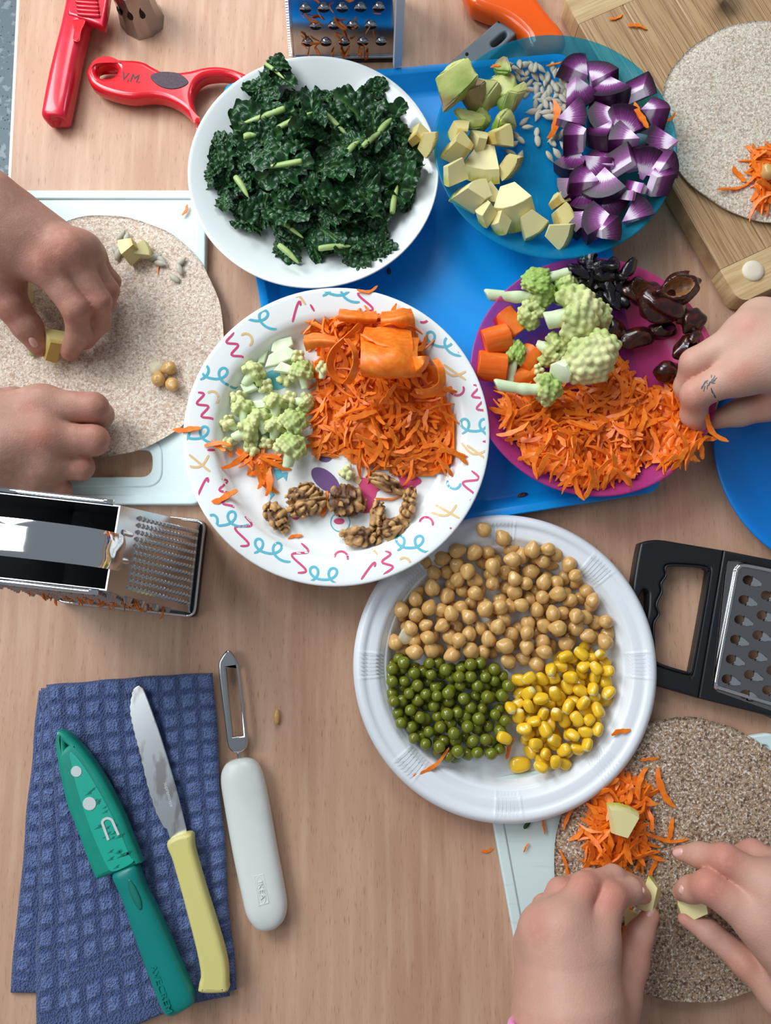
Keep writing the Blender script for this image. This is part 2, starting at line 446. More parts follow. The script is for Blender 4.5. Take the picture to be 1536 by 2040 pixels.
def tortilla_mat(name, base, dark, pale, amt):
    return M(name, base, 0.8, spec=0.25, layers=[
        ('noise', 45, 0.35, 0.7, pale, 0.5), ('noise', 470, 0.44, 0.66, dark, amt),
        ('noise', 1150, 0.50, 0.66, dark, amt*0.9), ('noise', 330, 0.60, 0.70, srgb(196, 152, 96), 0.5),
        ('noise', 620, 0.54, 0.66, srgb(250, 244, 234), 0.75)],
        bumps=[('noise', 800, 0.55, 0.0014), ('noise', 60, 0.35, 0.003)])
m_tort_a = tortilla_mat('wrap_pale', srgb(226, 208, 190), srgb(150, 112, 92), srgb(236, 224, 208), 0.6)
m_tort_b = tortilla_mat('wrap_grey', srgb(224, 212, 194), srgb(140, 112, 90), srgb(230, 222, 208), 0.6)
m_tort_c = tortilla_mat('wrap_brown', srgb(190, 162, 136), srgb(84, 56, 40), srgb(198, 174, 150), 0.85)

# ------------------------------------------------------------------ setting: floor and table
fl = mk('floor', [(-3, -3, -0.74), (3, -3, -0.74), (3, 3, -0.74), (-3, 3, -0.74)], [(0, 1, 2, 3)], m_floor, smooth=False)
tag(fl, kind='structure')
tabx = W(31, 0)[0]; taby = W(31, 0)[1]; tabx2 = W(14, 350)[0]; taby2 = W(14, 350)[1]
sl = (tabx-tabx2)/(taby-taby2)
table = thing('table', 'pale beech laminate table covered with plates, boards and utensils', 'table', (0.45, 0, -0.74))
ex = lambda y: tabx2+sl*(y-taby2)
Qt = [(ex(-0.62), -0.62), (1.25, -0.62), (1.25, 0.62), (ex(0.62), 0.62)]
V, F = loops_solid([[(p[0], p[1], z) for p in rloop(Qt, i, 0.01)] for i, z in ((0.0035, -0.028), (0.002, -0.0265), (0.002, -0.002), (0.0035, 0.0))])
mk('tabletop', V, F, m_table, table, sharp=30)
V, F = loops_solid([[(p[0], p[1], z) for p in rloop(Qt, 0.0, 0.01)] for z in (-0.026, -0.0018)])
mk('edge_band', V, F, m_edge, table, sharp=30)
for lx, ly in ((-0.22, -0.55), (1.18, -0.55), (1.18, 0.55), (-0.2, 0.55)):
    V, F = box_vf((lx-0.02, ly-0.02, -0.74), (0.04, 0, 0), (0, 0.04, 0), (0, 0, 0.7125)); mk('leg', V, F, m_grey, table, smooth=False)

# ------------------------------------------------------------------ boards
def white_board(name, label, Q, slot=None, thick=0.008):
    Q = WL(Q, thick)[:, :2]
    t = thing(name, label, 'cutting board', (Q[:, 0].mean(), Q[:, 1].mean(), 0))
    polys = [('p', [tuple(p) for p in rloop(Q, 0, 0.008)])]
    if slot is not None: polys.append(('p', [tuple(p) for p in rloop(WL(slot, thick)[:, :2], 0, 0.0085)]))
    slab('board', polys, thick-0.0014, thick-0.0014, m_board, t, 0.0012, world=True)
    slab('raised_rim', [('p', [tuple(p) for p in rloop(Q, 0.0001, 0.008)]), ('p', [tuple(p) for p in rloop(Q, 0.0072, 0.004)])], thick, 0.0040, m_board, t, 0.0012, world=True)
    if slot is not None:
        S = WL(slot, thick)[:, :2]
        slab('slot_rim', [('p', [tuple(p) for p in rloop(S, -0.0075, 0.013)]), ('p', [tuple(p) for p in rloop(S, -0.0003, 0.0088)])], thick-0.0004, 0.0036, m_board, t, 0.0011, world=True)
    return t
white_board('cutting_board', 'white plastic cutting board with grip slot lying under the tortilla at the left',
            [(-90, 378), (411, 378), (402, 1005), (-100, 1005)], [(30, 893), (302, 893), (302, 949), (30, 949)])
white_board('cutting_board', 'white plastic cutting board under the brown tortilla beside the ribbed disposable plate',
            [(966, 1552), (1548, 1458), (1640, 1900), (1046, 1992)], None, 0.006)
# bamboo board
BZ = 0.020
A = W(1118, -14, BZ)[:2]; B = W(1475, 606, BZ)[:2]
u = (B-A)/np.linalg.norm(B-A); v = np.array([-u[1], u[0]])
LB = np.linalg.norm(B-A); WB = 0.19
bb = thing('cutting_board', 'thick bamboo cutting board with pale end strips and rubber feet', 'cutting board', (A[0]+u[0]*LB/2+v[0]*WB/2, A[1]+u[1]*LB/2+v[1]*WB/2, 0))
def on(s, t): return tuple(A+u*s+v*t)
def strip(name, s0, s1, t0, t1, mat, rads):
    # rectangle in board coordinates with chosen rounded corners, own local frame so the grain follows the board
    P = []
    for (s, t), (ds, dt), rr in zip([(s0, t0), (s1, t0), (s1, t1), (s0, t1)], [(1, 1), (-1, 1), (-1, -1), (1, -1)], rads):
        if rr == 0: P.append((s, t)); continue
        a, b = ((s, t+dt*rr), (s+ds*rr, t)); 
        if (ds*dt) < 0: a, b = b, a
        for k in range(7):
            q = k/6; P.append(tuple((1-q)**2*np.array(a)+2*q*(1-q)*np.array((s, t))+q*q*np.array(b)))
    bm = [(p[0], p[1]) for p in P]
    n = len(bm); c = np.array(on((s0+s1)/2, (t0+t1)/2)); V = []; F = []
    for z, ins in ((0.003, 0.0007), (0.0037, 0), (BZ-0.0008, 0), (BZ, 0.0008)):
        for s, t in bm:
            ss = s+(ins if s < s0+1e-6 and rads[0] else (-ins if s > s1-1e-6 and rads[1] else 0)); tt = t+(ins if t < t0+1e-6 else (-ins if t > t1-1e-6 else 0))
            V.append((tt-(t0+t1)/2, -(ss-(s0+s1)/2), z))
    for i in range(3):
        for k in range(n): F.append((i*n+k, i*n+(k+1) % n, (i+1)*n+(k+1) % n, (i+1)*n+k))
    F.append(tuple(range(n-1, -1, -1))); F.append(tuple(3*n+k for k in range(n)))
    o = put(name, mesh_data(name, V, F, mat, True, None, 30), bb, (c[0]-WLOC[bb][0], c[1]-WLOC[bb][1], 0), (0, 0, math.atan2(-u[1], -u[0])-PI/2))
    bmx = bmesh.new(); bmx.from_mesh(o.data); bmesh.ops.recalc_face_normals(bmx, faces=bmx.faces); bmx.to_mesh(o.data); bmx.free()
    return o
R0 = 0.011
strip('end_strip', 0, 0.029, 0, WB, m_bamboo_l, (R0, 0, 0, R0))
npl = 5
for k in range(npl):
    t0 = WB*k/npl; strip('plank', 0.0293, LB-0.0293, t0+0.0001, t0+WB/npl-0.0001, m_bamboo, (0, 0, 0, 0))
strip('end_strip', LB-0.029, LB, 0, WB, m_bamboo_l, (0, R0, R0, 0))
for s, t in ((LB-0.018, 0.0205), (LB-0.018, WB-0.0205)):
    p = on(s, t)
    V, F = lathe([(0.0001, 0), (0.0066, 0), (0.0066, 0.0035), (0.0001, 0.0035)], 24, (p[0], p[1], 0)); mk('rubber_foot', V, F, m_rubber, bb)
    V, F = lathe([(0.0001, BZ-0.004), (0.0078, BZ-0.004), (0.0078, BZ+0.0006), (0.0072, BZ+0.0014), (0.004, BZ+0.002), (0.0001, BZ+0.0021)], 28, (p[0], p[1], 0)); mk('rubber_foot', V, F, m_rubber, bb)

# ------------------------------------------------------------------ tray
Qr = WL([(440, 165), (1137, 103), (1322, 978), (606, 1092)], 0.015)[:, :2]
tray = tag(mk('tray', *loops_solid([[(p[0], p[1], z) for p in rloop(Qr, i, r)] for i, z, r in (
    (0.011, 0.0, 0.010), (0.010, 0.0006, 0.011), (0.0008, 0.0132, 0.013), (0.0, 0.0142, 0.013), (0.0006, 0.015, 0.013), (0.0052, 0.015, 0.011),
    (0.0062, 0.0142, 0.011), (0.0135, 0.0040, 0.009), (0.0155, 0.0030, 0.008))]), m_tray, sharp=50),
    'bright blue plastic tray lying under the four large plates', 'tray')
TRAYZ = 0.003

# ------------------------------------------------------------------ plates
def pl_geom(cx, cy, rx, z):
    c = W(cx, cy, z); return np.array([c[0], c[1]]), rx*mpp(cx, cy, z)
class Plate: pass
def plate(label, cx, cy, rx, base, prof, mat, n=112, rot=0.0, sy=1.0, rfun=None, name='plate'):
    """prof: upper surface from the centre out, (fraction of radius, height over base); underside follows it"""
    zr = base+prof[-1][1]; c, R = pl_geom(cx, cy, rx, zr)
    th = 0.0026
    top = [(f*R, z) for f, z in prof]; top[0] = (1e-4, top[0][1])
    low = [(max(r-0.0008, 1e-4), max(z-th, 0.0)) for r, z in top[:-1]]; low[0] = (1e-4, low[0][1])
    lp = top[-1]
    P = low+[(lp[0]-0.0006, lp[1]-th*0.75), (lp[0]+0.0002, lp[1]-th*0.35)]+top[::-1]
    V, F = lathe(P, n, (0, 0, 0), rfun)
    o = put(name, mesh_data(name, V, F, mat, True), None, (c[0], c[1], base))
    tag(o, label, 'plate')
    q = Plate(); q.o = o; q.c = c; q.R = R; q.base = base; q.prof = prof
    fr = np.array([p[0] for p in prof])*R; zz = np.array([p[1] for p in prof])+base
    def z(x, y): return np.interp(np.hypot(np.asarray(x)-c[0], np.asarray(y)-c[1]), fr, zz)
    q.z = z
    def at(px, py, dz=0.0):
        zc = base+prof[0][1]
        for _ in range(4):
            p = W(px, py, zc+dz); zc = float(z(p[0], p[1]))
        return np.array([p[0], p[1], zc])
    q.at = at
    return q
kale_plate = plate('white ceramic plate heaped with chopped dark green kale', 624, 337, 250, 0.0155,
    [(0, .0035), (.55, .0036), (.64, .0045), (.76, .010), (.88, .0165), (.97, .0205), (.99, .0212), (1, .0212)], m_white)
COUPE = [(0, .0032), (.66, .0034), (.74, .0048), (.82, .0100), (.90, .0165), (.96, .0205), (.985, .0218), (1, .0220)]
teal_plate = plate('translucent teal plastic plate with purple carrot, apple, avocado and seeds', 1107, 287, 242, 0.0205, COUPE, m_teal)
pink_plate = plate('translucent magenta plastic plate with cauliflower, dates and grated carrot', 1184, 745, 247, 0.0155, COUPE, m_pink)
conf_plate = plate('white party plate with confetti squiggle rim, carrot, cauliflower and walnuts', 670, 862, 305, 0.0185,
    [(0, .0030), (.70, .0032), (.765, .0050), (.80, .0140), (.82, .0165), (.86, .0178), (.97, .0205), (.99, .0208), (1, .0206)], m_melamine)
def ribs(r, z, a):
    R = ribs.R; f = r/R
    if 0.80 < f < 0.97:
        k = (a/(PI/4)+0.5) % 1.0-0.5            # eight ribbed patches round the rim
        if abs(k) < 0.125:
            z = z+0.0009*math.cos(k/0.25*7*2*PI)*min(1, (f-0.8)/0.02, (0.97-f)/0.02)
    return r, z
ribs.R = pl_geom(1006, 1325, 302, 0.02)[1]
dispo_plate = plate('white ribbed disposable plate full of chickpeas, peas and sweetcorn', 1006, 1325, 302, 0.0,
    [(0, .0028), (.68, .0028), (.72, .0034), (.755, .0075), (.775, .0125), (.79, .0140), (.80, .0141), (.802, .0150), (.83, .0158), (.835, .0172), (.86, .0178),
     (.90, .0182), (.925, .0182), (.93, .0190), (.96, .0196), (.98, .0190), (1, .0165)], m_dispo, n=448, rfun=ribs)
BLUE = [(0, .0030), (.30, .0030), (.31, .0026), (.33, .0026), (.34, .0030), (.50, .0030), (.51, .0026), (.53, .0026), (.54, .0030), (.70, .0031), (.80, .0045), (.93, .0095), (.97, .0108), (1, .0106)]
blue_plate = plate('empty blue plastic plate below the tattooed hand', 1683, 890, 261, 0.0, BLUE, m_blue)

# squiggle print on the confetti plate
def print_strip(mb, pts, wpx, pl, lift=0.00022):
    P = np.array(pts); n = len(P); V = []; F = []
    for i in range(n):
        t = P[min(i+1, n-1)]-P[max(i-1, 0)]; t /= np.linalg.norm(t)+1e-9; s = np.array([-t[1], t[0]])*wpx/2
        if i in (0, n-1): s = s*0.6
        for q in (P[i]+s, P[i]-s):
            w = pl.at(q[0], q[1]); d = w[:2]-pl.c; m = np.linalg.norm(d)
            if m > .975*pl.R: w[:2] = pl.c+d/m*.975*pl.R; w[2] = float(pl.z(w[0], w[1]))
            V.append((w[0], w[1], w[2]+lift))
    for i in range(n-1): F.append((2*i, 2*i+1, 2*i+3, 2*i+2))
    mk('squiggle', np.array(V), F, mb, pl.o, False)
def sq(kind, cx, cy, deg, size=1.0):
    if kind == 'loop':
        t = np.linspace(0, 1, 46); x = -34+68*t+15*np.sin(t*4*PI+0.6); y = 13*np.cos(t*4*PI+0.6)+8*np.abs(t-.45)*2-4; y[:4] -= 0
    elif kind == 'wave':
        t = np.linspace(0, 1, 26); x = 9*np.sin(t*4.6*PI); y = -28+56*t
    elif kind == 'bigwave':
        t = np.linspace(0, 1, 26); x = 15*np.sin(t*3*PI)+14*(t-.5); y = -26+52*t
    elif kind == 'hook':
        t = np.linspace(0, 1, 14); x = 12*np.cos(PI*0.9+t*PI*1.1); y = 11*np.sin(PI*0.9+t*PI*1.1)
    elif kind == 'arch':
        t = np.linspace(0, 1, 16); x = -14+30*np.sin(t*PI/1.6); y = 14-26*np.sin(t*PI*0.75)
    elif kind == 'bar':
        t = np.linspace(0, 1, 4); x = -7+14*t; y = 0*t
    elif kind == 'tail':
        t = np.linspace(0, 1, 18); x = -24+48*t; y = 9*np.sin(t*PI*1.3-0.6)
    elif kind == 'cross':
        t = np.linspace(0, 1, 12); x = -20+40*t; y = -14+28*t
    a = math.radians(deg); x, y = x*size, y*size
    return np.stack([cx+x*math.cos(a)-y*math.sin(a), cy+x*math.sin(a)+y*math.cos(a)], 1)
pr = {'t': m_teal_p, 'p': m_pink_p, 'o': m_tan_p}
def P4(x, y): return 360+x/2.4, 540+y/2.4
for kind, colr, x, y, deg in [
    ('loop', 't', 750, 92, 8), ('loop', 't', 358, 214, 12), ('loop', 't', 1244, 338, 14), ('loop', 't', 165, 492, 8), ('loop', 't', 76, 778, 0), ('loop', 't', 1412, 742, 0),
    ('loop', 't', 210, 1190, -10), ('loop', 't', 424, 1326, 12), ('loop', 't', 1103, 1300, 0), ('loop', 't', 690, 1452, 4), ('hook', 't', 1306, 1012, 200),
    ('bigwave', 'p', 885, 122, 20), ('hook', 'p', 1160, 215, 120), ('wave', 'p', 250, 356, -22), ('wave', 'p', 108, 650, -20), ('wave', 'p', 1424, 614, -20), ('bigwave', 'p', 1386, 1026, 18),
    ('bigwave', 'p', 296, 1244, 24), ('wave', 'p', 214, 1066, -14), ('bigwave', 'p', 568, 1372, 22), ('wave', 'p', 990, 1412, -10),
    ('hook', 'p', 428, 146, 10), ('arch', 'p', 548, 194, -30), ('hook', 'p', 1075, 142, 0), ('hook', 'p', 1350, 412, 60), ('hook', 'p', 1322, 566, 170), ('arch', 'p', 100, 1034, -20), ('hook', 'p', 768, 1370, 20),
    ('arch', 'p', 893, 1432, -10), ('hook', 'p', 1174, 1206, 20), ('hook', 'p', 1274, 1256, 130), ('bar', 'p', 170, 330, 20), ('bar', 'p', 120, 386, -60), ('bar', 'p', 146, 856, 0), ('bar', 'p', 1462, 815, 0), ('bar', 'p', 629, 176, 60),
    ('tail', 'o', 545, 98, -10), ('cross', 'o', 560, 108, 20), ('tail', 'o', 1300, 476, 10), ('cross', 'o', 1310, 484, 0), ('tail', 'o', 80, 914, -25), ('cross', 'o', 90, 918, 4),
    ('tail', 'o', 1400, 850, 14), ('cross', 'o', 1420, 870, 0), ('tail', 'o', 1262, 1146, -20), ('cross', 'o', 1275, 1150, -6), ('hook', 'o', 312, 330, 60), ('hook', 'o', 152, 606, 60), ('bar', 'o', 928, 1342, 45), ('hook', 'o', 1070, 1402, 60)]:
    px, py = P4(x, y); print_strip(pr[colr], sq(kind, px, py, deg, 1.1), 5.0 if colr == 't' else 4.6, conf_plate)
def wob(cx, cy, rx, ry, n=20, k=0, amp=0.0, rot=0):
    out = []
    for i in range(n):
        a = 2*PI*i/n; r = 1+amp*math.cos(k*a); x, y = rx*r*math.cos(a), ry*r*math.sin(a)
        out.append((cx+x*math.cos(rot)-y*math.sin(rot), cy+x*math.sin(rot)+y*math.cos(rot)))
    return out
def flat(mb, pts, lift):
    V = [tuple(conf_plate.at(*p)+np.array([0, 0, lift])) for p in pts]; mk('printed_shape', np.array(V), [tuple(range(len(V)))], mb, conf_plate.o, False)
pu = m_purple_p
flat(pr['p'], wob(*P4(900, 1030), 24, 22, 30, 5, 0.18), .0003); flat(pr['p'], wob(*P4(1090, 1005), 22, 20, 30, 5, 0.18), .0003)
flat(pr['p'], wob(*P4(880, 1115), 22, 18), .0003); flat(pr['p'], wob(*P4(550, 1150), 11, 17), .0003); flat(pr['p'], wob(*P4(757, 1196), 9, 7, 24, 2, .15), .0003)
flat(pu, wob(*P4(692, 1000), 34, 18, 24, rot=0.7), .0003); flat(pu, wob(*P4(690, 890), 14, 10), .0003)
flat(pr['t'], [P4(*p) for p in ((405, 1045), (460, 1040), (440, 1062), (450, 1066), (425, 1098), (430, 1072))], .0003)
flat(pr['t'], [P4(*p) for p in ((445, 950), (480, 948), (482, 965), (512, 962), (505, 1005), (490, 982), (460, 1000))], .0003)
flat(pr['t'], wob(*P4(455, 520), 26, 20), .0003)
a = np.linspace(0, 2*PI, 40); c = P4(763, 1200); print_strip(pr['t'], np.stack([c[0]+19*np.cos(a), c[1]+19*np.sin(a)], 1), 2.0, conf_plate)
flat(pr['o'], wob(*P4(850, 1000), 10, 8), .0003)

# ------------------------------------------------------------------ tortillas
def tortilla(label, cx, cy, rx, z, mat, seed, ry=None):
    c, R = pl_geom(cx, cy, rx, z+0.002); Ry = R if ry is None else ry*mpp(cx, cy, z)/1.0
    r = np.random.RandomState(seed); ph = r.uniform(0, 6.28, 6); nr, na = 26, 120
    V = []; F = []
    for side in (0, 1):
        for i in range(nr+1):
            f = max(i/nr, 0.004)
            for k in range(na):
                a = 2*PI*k/na
                e = 1+0.010*math.sin(2*a+ph[0])+0.008*math.sin(3*a+ph[1])+0.004*math.sin(7*a+ph[2])+0.003*math.sin(17*a+ph[3])
                x, y = f*R*e*math.cos(a), f*Ry*e*math.sin(a)
                w = 0.0007*math.sin(x*70+ph[4])*math.sin(y*62+ph[5])+0.0008*f**6*max(0, math.sin(3*a+ph[1]))
                t = 0.0019*(1-f**14*0.7)
                V.append((x, y, (0.0009+w+t) if side else max(w+0.0006, 0.0)))
    n = (nr+1)*na
    for side in (0, 1):
        for i in range(nr):
            for k in range(na):
                k2 = (k+1) % na; q = (side*n+i*na+k, side*n+i*na+k2, side*n+(i+1)*na+k2, side*n+(i+1)*na+k)
                F.append(q[::-1] if side else q)
    F = [f[::-1] for f in F]
    for k in range(na): F.append((nr*na+k, nr*na+(k+1) % na, n+nr*na+(k+1) % na, n+nr*na+k))
    o = put('tortilla', mesh_data('tortilla', V, F, mat, True), None, (c[0], c[1], z)); return tag(o, label, 'tortilla')
TA, TB, TC = 0.0084, BZ+0.0022, 0.0064
tortilla('pale wholemeal tortilla on the slotted white board, with apple and chickpeas', 196, 664, 251, TA, m_tort_a, 3)
tortilla('grey-flecked wholemeal tortilla lying on the bamboo board', 1541, 236, 222, TB, m_tort_b, 5)
tortilla('dark brown wholemeal tortilla on white board with grated carrot heap', 1374, 1709, 270, TC, m_tort_c, 9)
TAz, TBz, TCz = TA+0.003, TB+0.003, TC+0.003

# ------------------------------------------------------------------ towel
def towel():
    t = thing('kitchen_towel', 'folded blue waffle terry towel lying under two knives', 'towel', W(260, 1690))
    def layer(Q, z, th, seed):
        P = [np.array(W(p[0], p[1], z)) for p in Q]; nu, nv = 150, 250; r = np.random.RandomState(seed)
        U, Vv = np.meshgrid(np.linspace(0, 1, nu+1), np.linspace(0, 1, nv+1))
        XY = ((1-U)*(1-Vv))[..., None]*P[0]+(U*(1-Vv))[..., None]*P[1]+(U*Vv)[..., None]*P[2]+((1-U)*Vv)[..., None]*P[3]
        lw = np.linalg.norm(P[1]-P[0]); lh = np.linalg.norm(P[3]-P[0]); pit = 0.0128
        a, b = U*lw/pit, Vv*lh/pit
        tile = np.clip(np.minimum(0.5-np.abs((a % 1)-0.5), 0.5-np.abs((b % 1)-0.5))*7-0.75, 0, 1)   # raised loops in squares
        band = ((Vv > 0.80) & (Vv < 0.835)) | (Vv > 0.955) | (U < 0.035) ; tile = np.where(band, 0.15, tile)
        P3 = np.stack([XY[..., 0], XY[..., 1], 0*U], -1)
        lump = wav(P3, 900, seed, 9)*0.00025*tile+wav(P3, 60, seed+1)*0.0006
        e = np.minimum(np.minimum(U*lw, (1-U)*lw), np.minimum(Vv*lh, (1-Vv)*lh))
        edge = np.clip(e/0.004, 0, 1)
        Z = z+th*np.sqrt(1-(1-edge)**2)*0.9+tile*0.0009*edge+lump*edge
        XY[..., 0] += wav(P3, 160, seed+2)*0.0007; XY[..., 1] += wav(P3, 160, seed+3)*0.0005
        V = np.concatenate([np.stack([XY[..., 0], XY[..., 1], Z], -1).reshape(-1, 3)])
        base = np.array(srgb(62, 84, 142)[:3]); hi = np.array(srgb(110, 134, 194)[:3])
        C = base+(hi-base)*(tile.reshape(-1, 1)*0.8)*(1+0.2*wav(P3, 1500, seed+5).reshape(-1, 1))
        F = []; w = nu+1; idx = np.arange((nu+1)*(nv+1)).reshape(nv+1, nu+1)
        F = np.stack([idx[1:, :-1], idx[1:, 1:], idx[:-1, 1:], idx[:-1, :-1]], -1).reshape(-1, 4).tolist()
        # skirt and underside
        ring = list(idx[0, :])+list(idx[1:, -1])+list(idx[-1, -2::-1])+list(idx[-2:0:-1, 0]); k0 = len(V)
        low = V[ring].copy(); low[:, 2] = max(z, 0.0002); V = np.concatenate([V, low]); C = np.concatenate([C, C[ring]])
        m = len(ring)
        for i in range(m): j = (i+1) % m; F.append((ring[i], ring[j], k0+j, k0+i))
        F.append(tuple(k0+i for i in range(m-1, -1, -1)))
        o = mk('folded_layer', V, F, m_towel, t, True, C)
    layer([(78, 1376), (405, 1348), (440, 1990), (20, 1975)], 0.0003, 0.004, 1)
    layer([(82, 1372), (415, 1346), (455, 1985), (72, 2062)], 0.0043, 0.0035, 2)
    layer([(92, 1362), (425, 1340), (469, 1968), (142, 2085)], 0.0080, 0.0036, 3)
    return t
towel()
TWZ = 0.0128
# ------------------------------------------------------------------ utensils
def base_of(pts, z=0.0):
    w = WL(pts, z); return np.array([w[:, 0].mean(), w[:, 1].mean(), z])
# green knife in its sheath
c3 = lambda pts: cpx(pts, 0, 1280, 2.477)
gk = thing('knife', 'paring knife with teal handle in green sheath lying on the towel', 'knife', base_of([(240, 1750)], TWZ))
V, F = loft([(249, 1728, TWZ+.0080, 20, .0045), (252, 1736, TWZ+.0080, 27, .0068), (268, 1775, TWZ+.0078, 25, .0072), (290, 1828, TWZ+.0078, 29, .0076), (318, 1898, TWZ+.0078, 32, .0076),
             (346, 1968, TWZ+.0078, 34, .0074), (358, 1999, TWZ+.0076, 33, .0066), (362, 2009, TWZ+.0074, 26, .0045), (364, 2013, TWZ+.0074, 10, .002)], 28, 3.0)
hd = mk('handle', V, F, m_green, gk)
text('AVECREM', 321, 1970, TWZ+.0150, -67, 13, m_green, hd, 0.0007, sx=1.25)
V, F = loft([(257, 1752, TWZ+.0147, 3, .0006), (264, 1772, TWZ+.0151, 7, .0006), (274, 1796, TWZ+.0154, 7, .0006), (280, 1811, TWZ+.0155, 3, .0005)], 12, 2); mk('thumb_groove', V, F, m_sheath_d, hd)
so = c3([(276, 436), (300, 436), (345, 466), (430, 560), (520, 700), (600, 860), (660, 1010), (694, 1092), (552, 1166), (532, 1176), (470, 1176), (430, 1080), (372, 920), (322, 790), (282, 600), (268, 500)])
tri = c3([(316, 499), (331, 511), (319, 521)])
sh = slab('sheath', [('p', catmull([np.array(p) for p in so[:8]], 6).tolist()+catmull([np.array(p) for p in so[10:]], 6).tolist()), ('p', tri)], TWZ+.0135, 0.0110, m_sheath, gk, 0.0028, smooth=False)
wi = c3([(345, 545), (375, 560), (440, 650), (520, 790), (590, 930), (640, 1050), (655, 1085), (560, 1130), (520, 1090), (450, 930), (385, 740), (352, 600)])
slab('sheath_window', [('s', wi)], TWZ+.0138, 0.0006, m_sheath_l, gk, 0.0002)
for cx, cy, r in ((376, 637, 27), (441, 796, 33)):
    p = c3([(cx, cy)])[0]; slab('steel_spot', [('s', wob(p[0], p[1], r/2.477, r/2.477, 18))], TWZ+.0142, 0.0006, m_paper, gk, 0.0002)
rn = random.Random(4); zb = MB()
for k in range(26):
    t = rn.uniform(0.22, 0.98); s = rn.uniform(-0.9, 0.9)
    cx = 400+t*215+s*(20+40*t); cy = 600+t*500-s*(12+22*t)
    z0 = TWZ+.01395
    pts = [(-20, 10), (-4, 0), (-7, -3), (14, -12), (4, -2), (8, 2)]
    sc = rn.uniform(0.8, 1.5); q = [(cx+x*sc, cy+y*sc) for x, y in pts]
    w = [tuple(W(*c3([a])[0], z0)) for a in q]; zb.add(w, [tuple(range(len(w)))])
mk('zigzag_print', np.array(zb.V), zb.F, m_sheath_d, gk, False)
um = MB()
arc = catmull([np.array(p) for p in c3([(535, 975), (515, 920), (505, 885), (525, 868), (550, 875), (565, 905), (585, 950)])], 6)
Vv = []; Ff = []
for i, p in enumerate(arc):
    t = arc[min(i+1, len(arc)-1)]-arc[max(i-1, 0)]; t /= np.linalg.norm(t); s = np.array([-t[1], t[0]])*2.6
    Vv += [tuple(W(*(p+s), TWZ+.0143)), tuple(W(*(p-s), TWZ+.0143))]
Ff = [(2*i, 2*i+1, 2*i+3, 2*i+2) for i in range(len(arc)-1)]
mk('open_mark', np.array(Vv), Ff, m_paper, gk, False)

# table knife with yellow handle
yk = thing('table_knife', 'serrated table knife with pale yellow handle on the blue towel', 'knife', base_of([(330, 1680)], TWZ))
bl = c3([(684, 210), (655, 232), (640, 330), (660, 440), (692, 560), (730, 720), (772, 850), (806, 914), (822, 922), (842, 985), (928, 960), (902, 850), (872, 730), (832, 590), (782, 430), (732, 290), (706, 224)])
out = []
bs = catmull([np.array(p) for p in bl[1:7]], 10)
out = [tuple(np.array(bl[0]))]+[tuple(p+np.array([0.9*math.sin(i*1.9)-0.3, 0])) for i, p in enumerate(bs)]+[tuple(p) for p in bl[7:11]]+[tuple(p) for p in catmull([np.array(p) for p in bl[11:]], 6)]
b_ = slab('blade', [('p', out)], TWZ+.0040, 0.0016, m_blade, yk, 0.0005, smooth=False)
text('supreminox', 336, 1583, TWZ+.00405, -72, 7.5, m_engr, b_, 0.00006)
hl = c3([(822, 986), (934, 946), (952, 1030), (1000, 1200), (1050, 1360), (1092, 1500), (1115, 1600), (1120, 1695), (1110, 1733), (986, 1735), (977, 1700), (986, 1640), (962, 1510), (900, 1270), (850, 1090)])
slab('handle', [('s', hl)], TWZ+.0115, 0.0112, m_yellow, yk, 0.0028)

# white peeler
wp = thing('vegetable_peeler', 'vegetable peeler with fat white handle and slotted steel blade, right of the towel', 'peeler', base_of([(500, 1600)]))
V, F = loft([(475.4, 1511, .0085, 4, .0012), (475.7, 1513, .0085, 18, .0042), (477, 1521, .0085, 31, .0066), (481, 1543, .0085, 41, .0083), (491, 1594, .0087, 44, .0086), (508, 1690, .0087, 44, .0086), (524, 1770, .0087, 43, .0086),
             (532, 1812, .0085, 41, .0082), (536, 1838, .0083, 30, .0064), (538, 1849, .0083, 16, .004), (538.5, 1852, .0083, 4, .001)], 32, 2.6)
whd = mk('handle', V, F, m_wpeel, wp)
rect = [(505, 1745), (525, 1741), (536, 1799), (515, 1805)]
slab('raised_plaque', [('p', rect), ('p', [(507, 1747), (523, 1744), (533.5, 1797), (516.5, 1802.5)])], .0174, .0008, m_wpeel, whd, .0001)
slab('raised_oval', [('s', wob(520.5, 1773, 7.6, 27, 24, rot=-0.19)), ('s', wob(520.5, 1773, 6.6, 26, 24, rot=-0.19))], .0175, .0008, m_wpeel, whd, .00008)
text('IKEA', 520.5, 1773, .0172, -79, 9.5, m_wpeel, whd, 0.0006, sx=1.3)
pb = c3([(1120, 38), (1088, 76), (1076, 118), (1086, 220), (1104, 360), (1122, 500), (1140, 535), (1165, 545), (1200, 535), (1220, 495), (1210, 380), (1190, 220), (1174, 110), (1150, 58)])
ps = c3([(1114, 128), (1166, 120), (1182, 250), (1197, 458), (1148, 466), (1130, 300)])
slab('blade', [('s', pb), ('p', ps)], .0110, .0052, m_steel, wp, .0014)
V, F = tube([W(474, 1494, .0085), W(477, 1502, .0085), W(478, 1520, .0085)], [.0024, .0012, .0013]); mk('shank', V, F, m_steel, wp)
V, F = tube([W(468, 1490, .0085), W(474, 1503, .0085), W(476, 1516, .0085)], [.0012, .0007, .0007]); mk('shank', V, F, m_steel, wp)

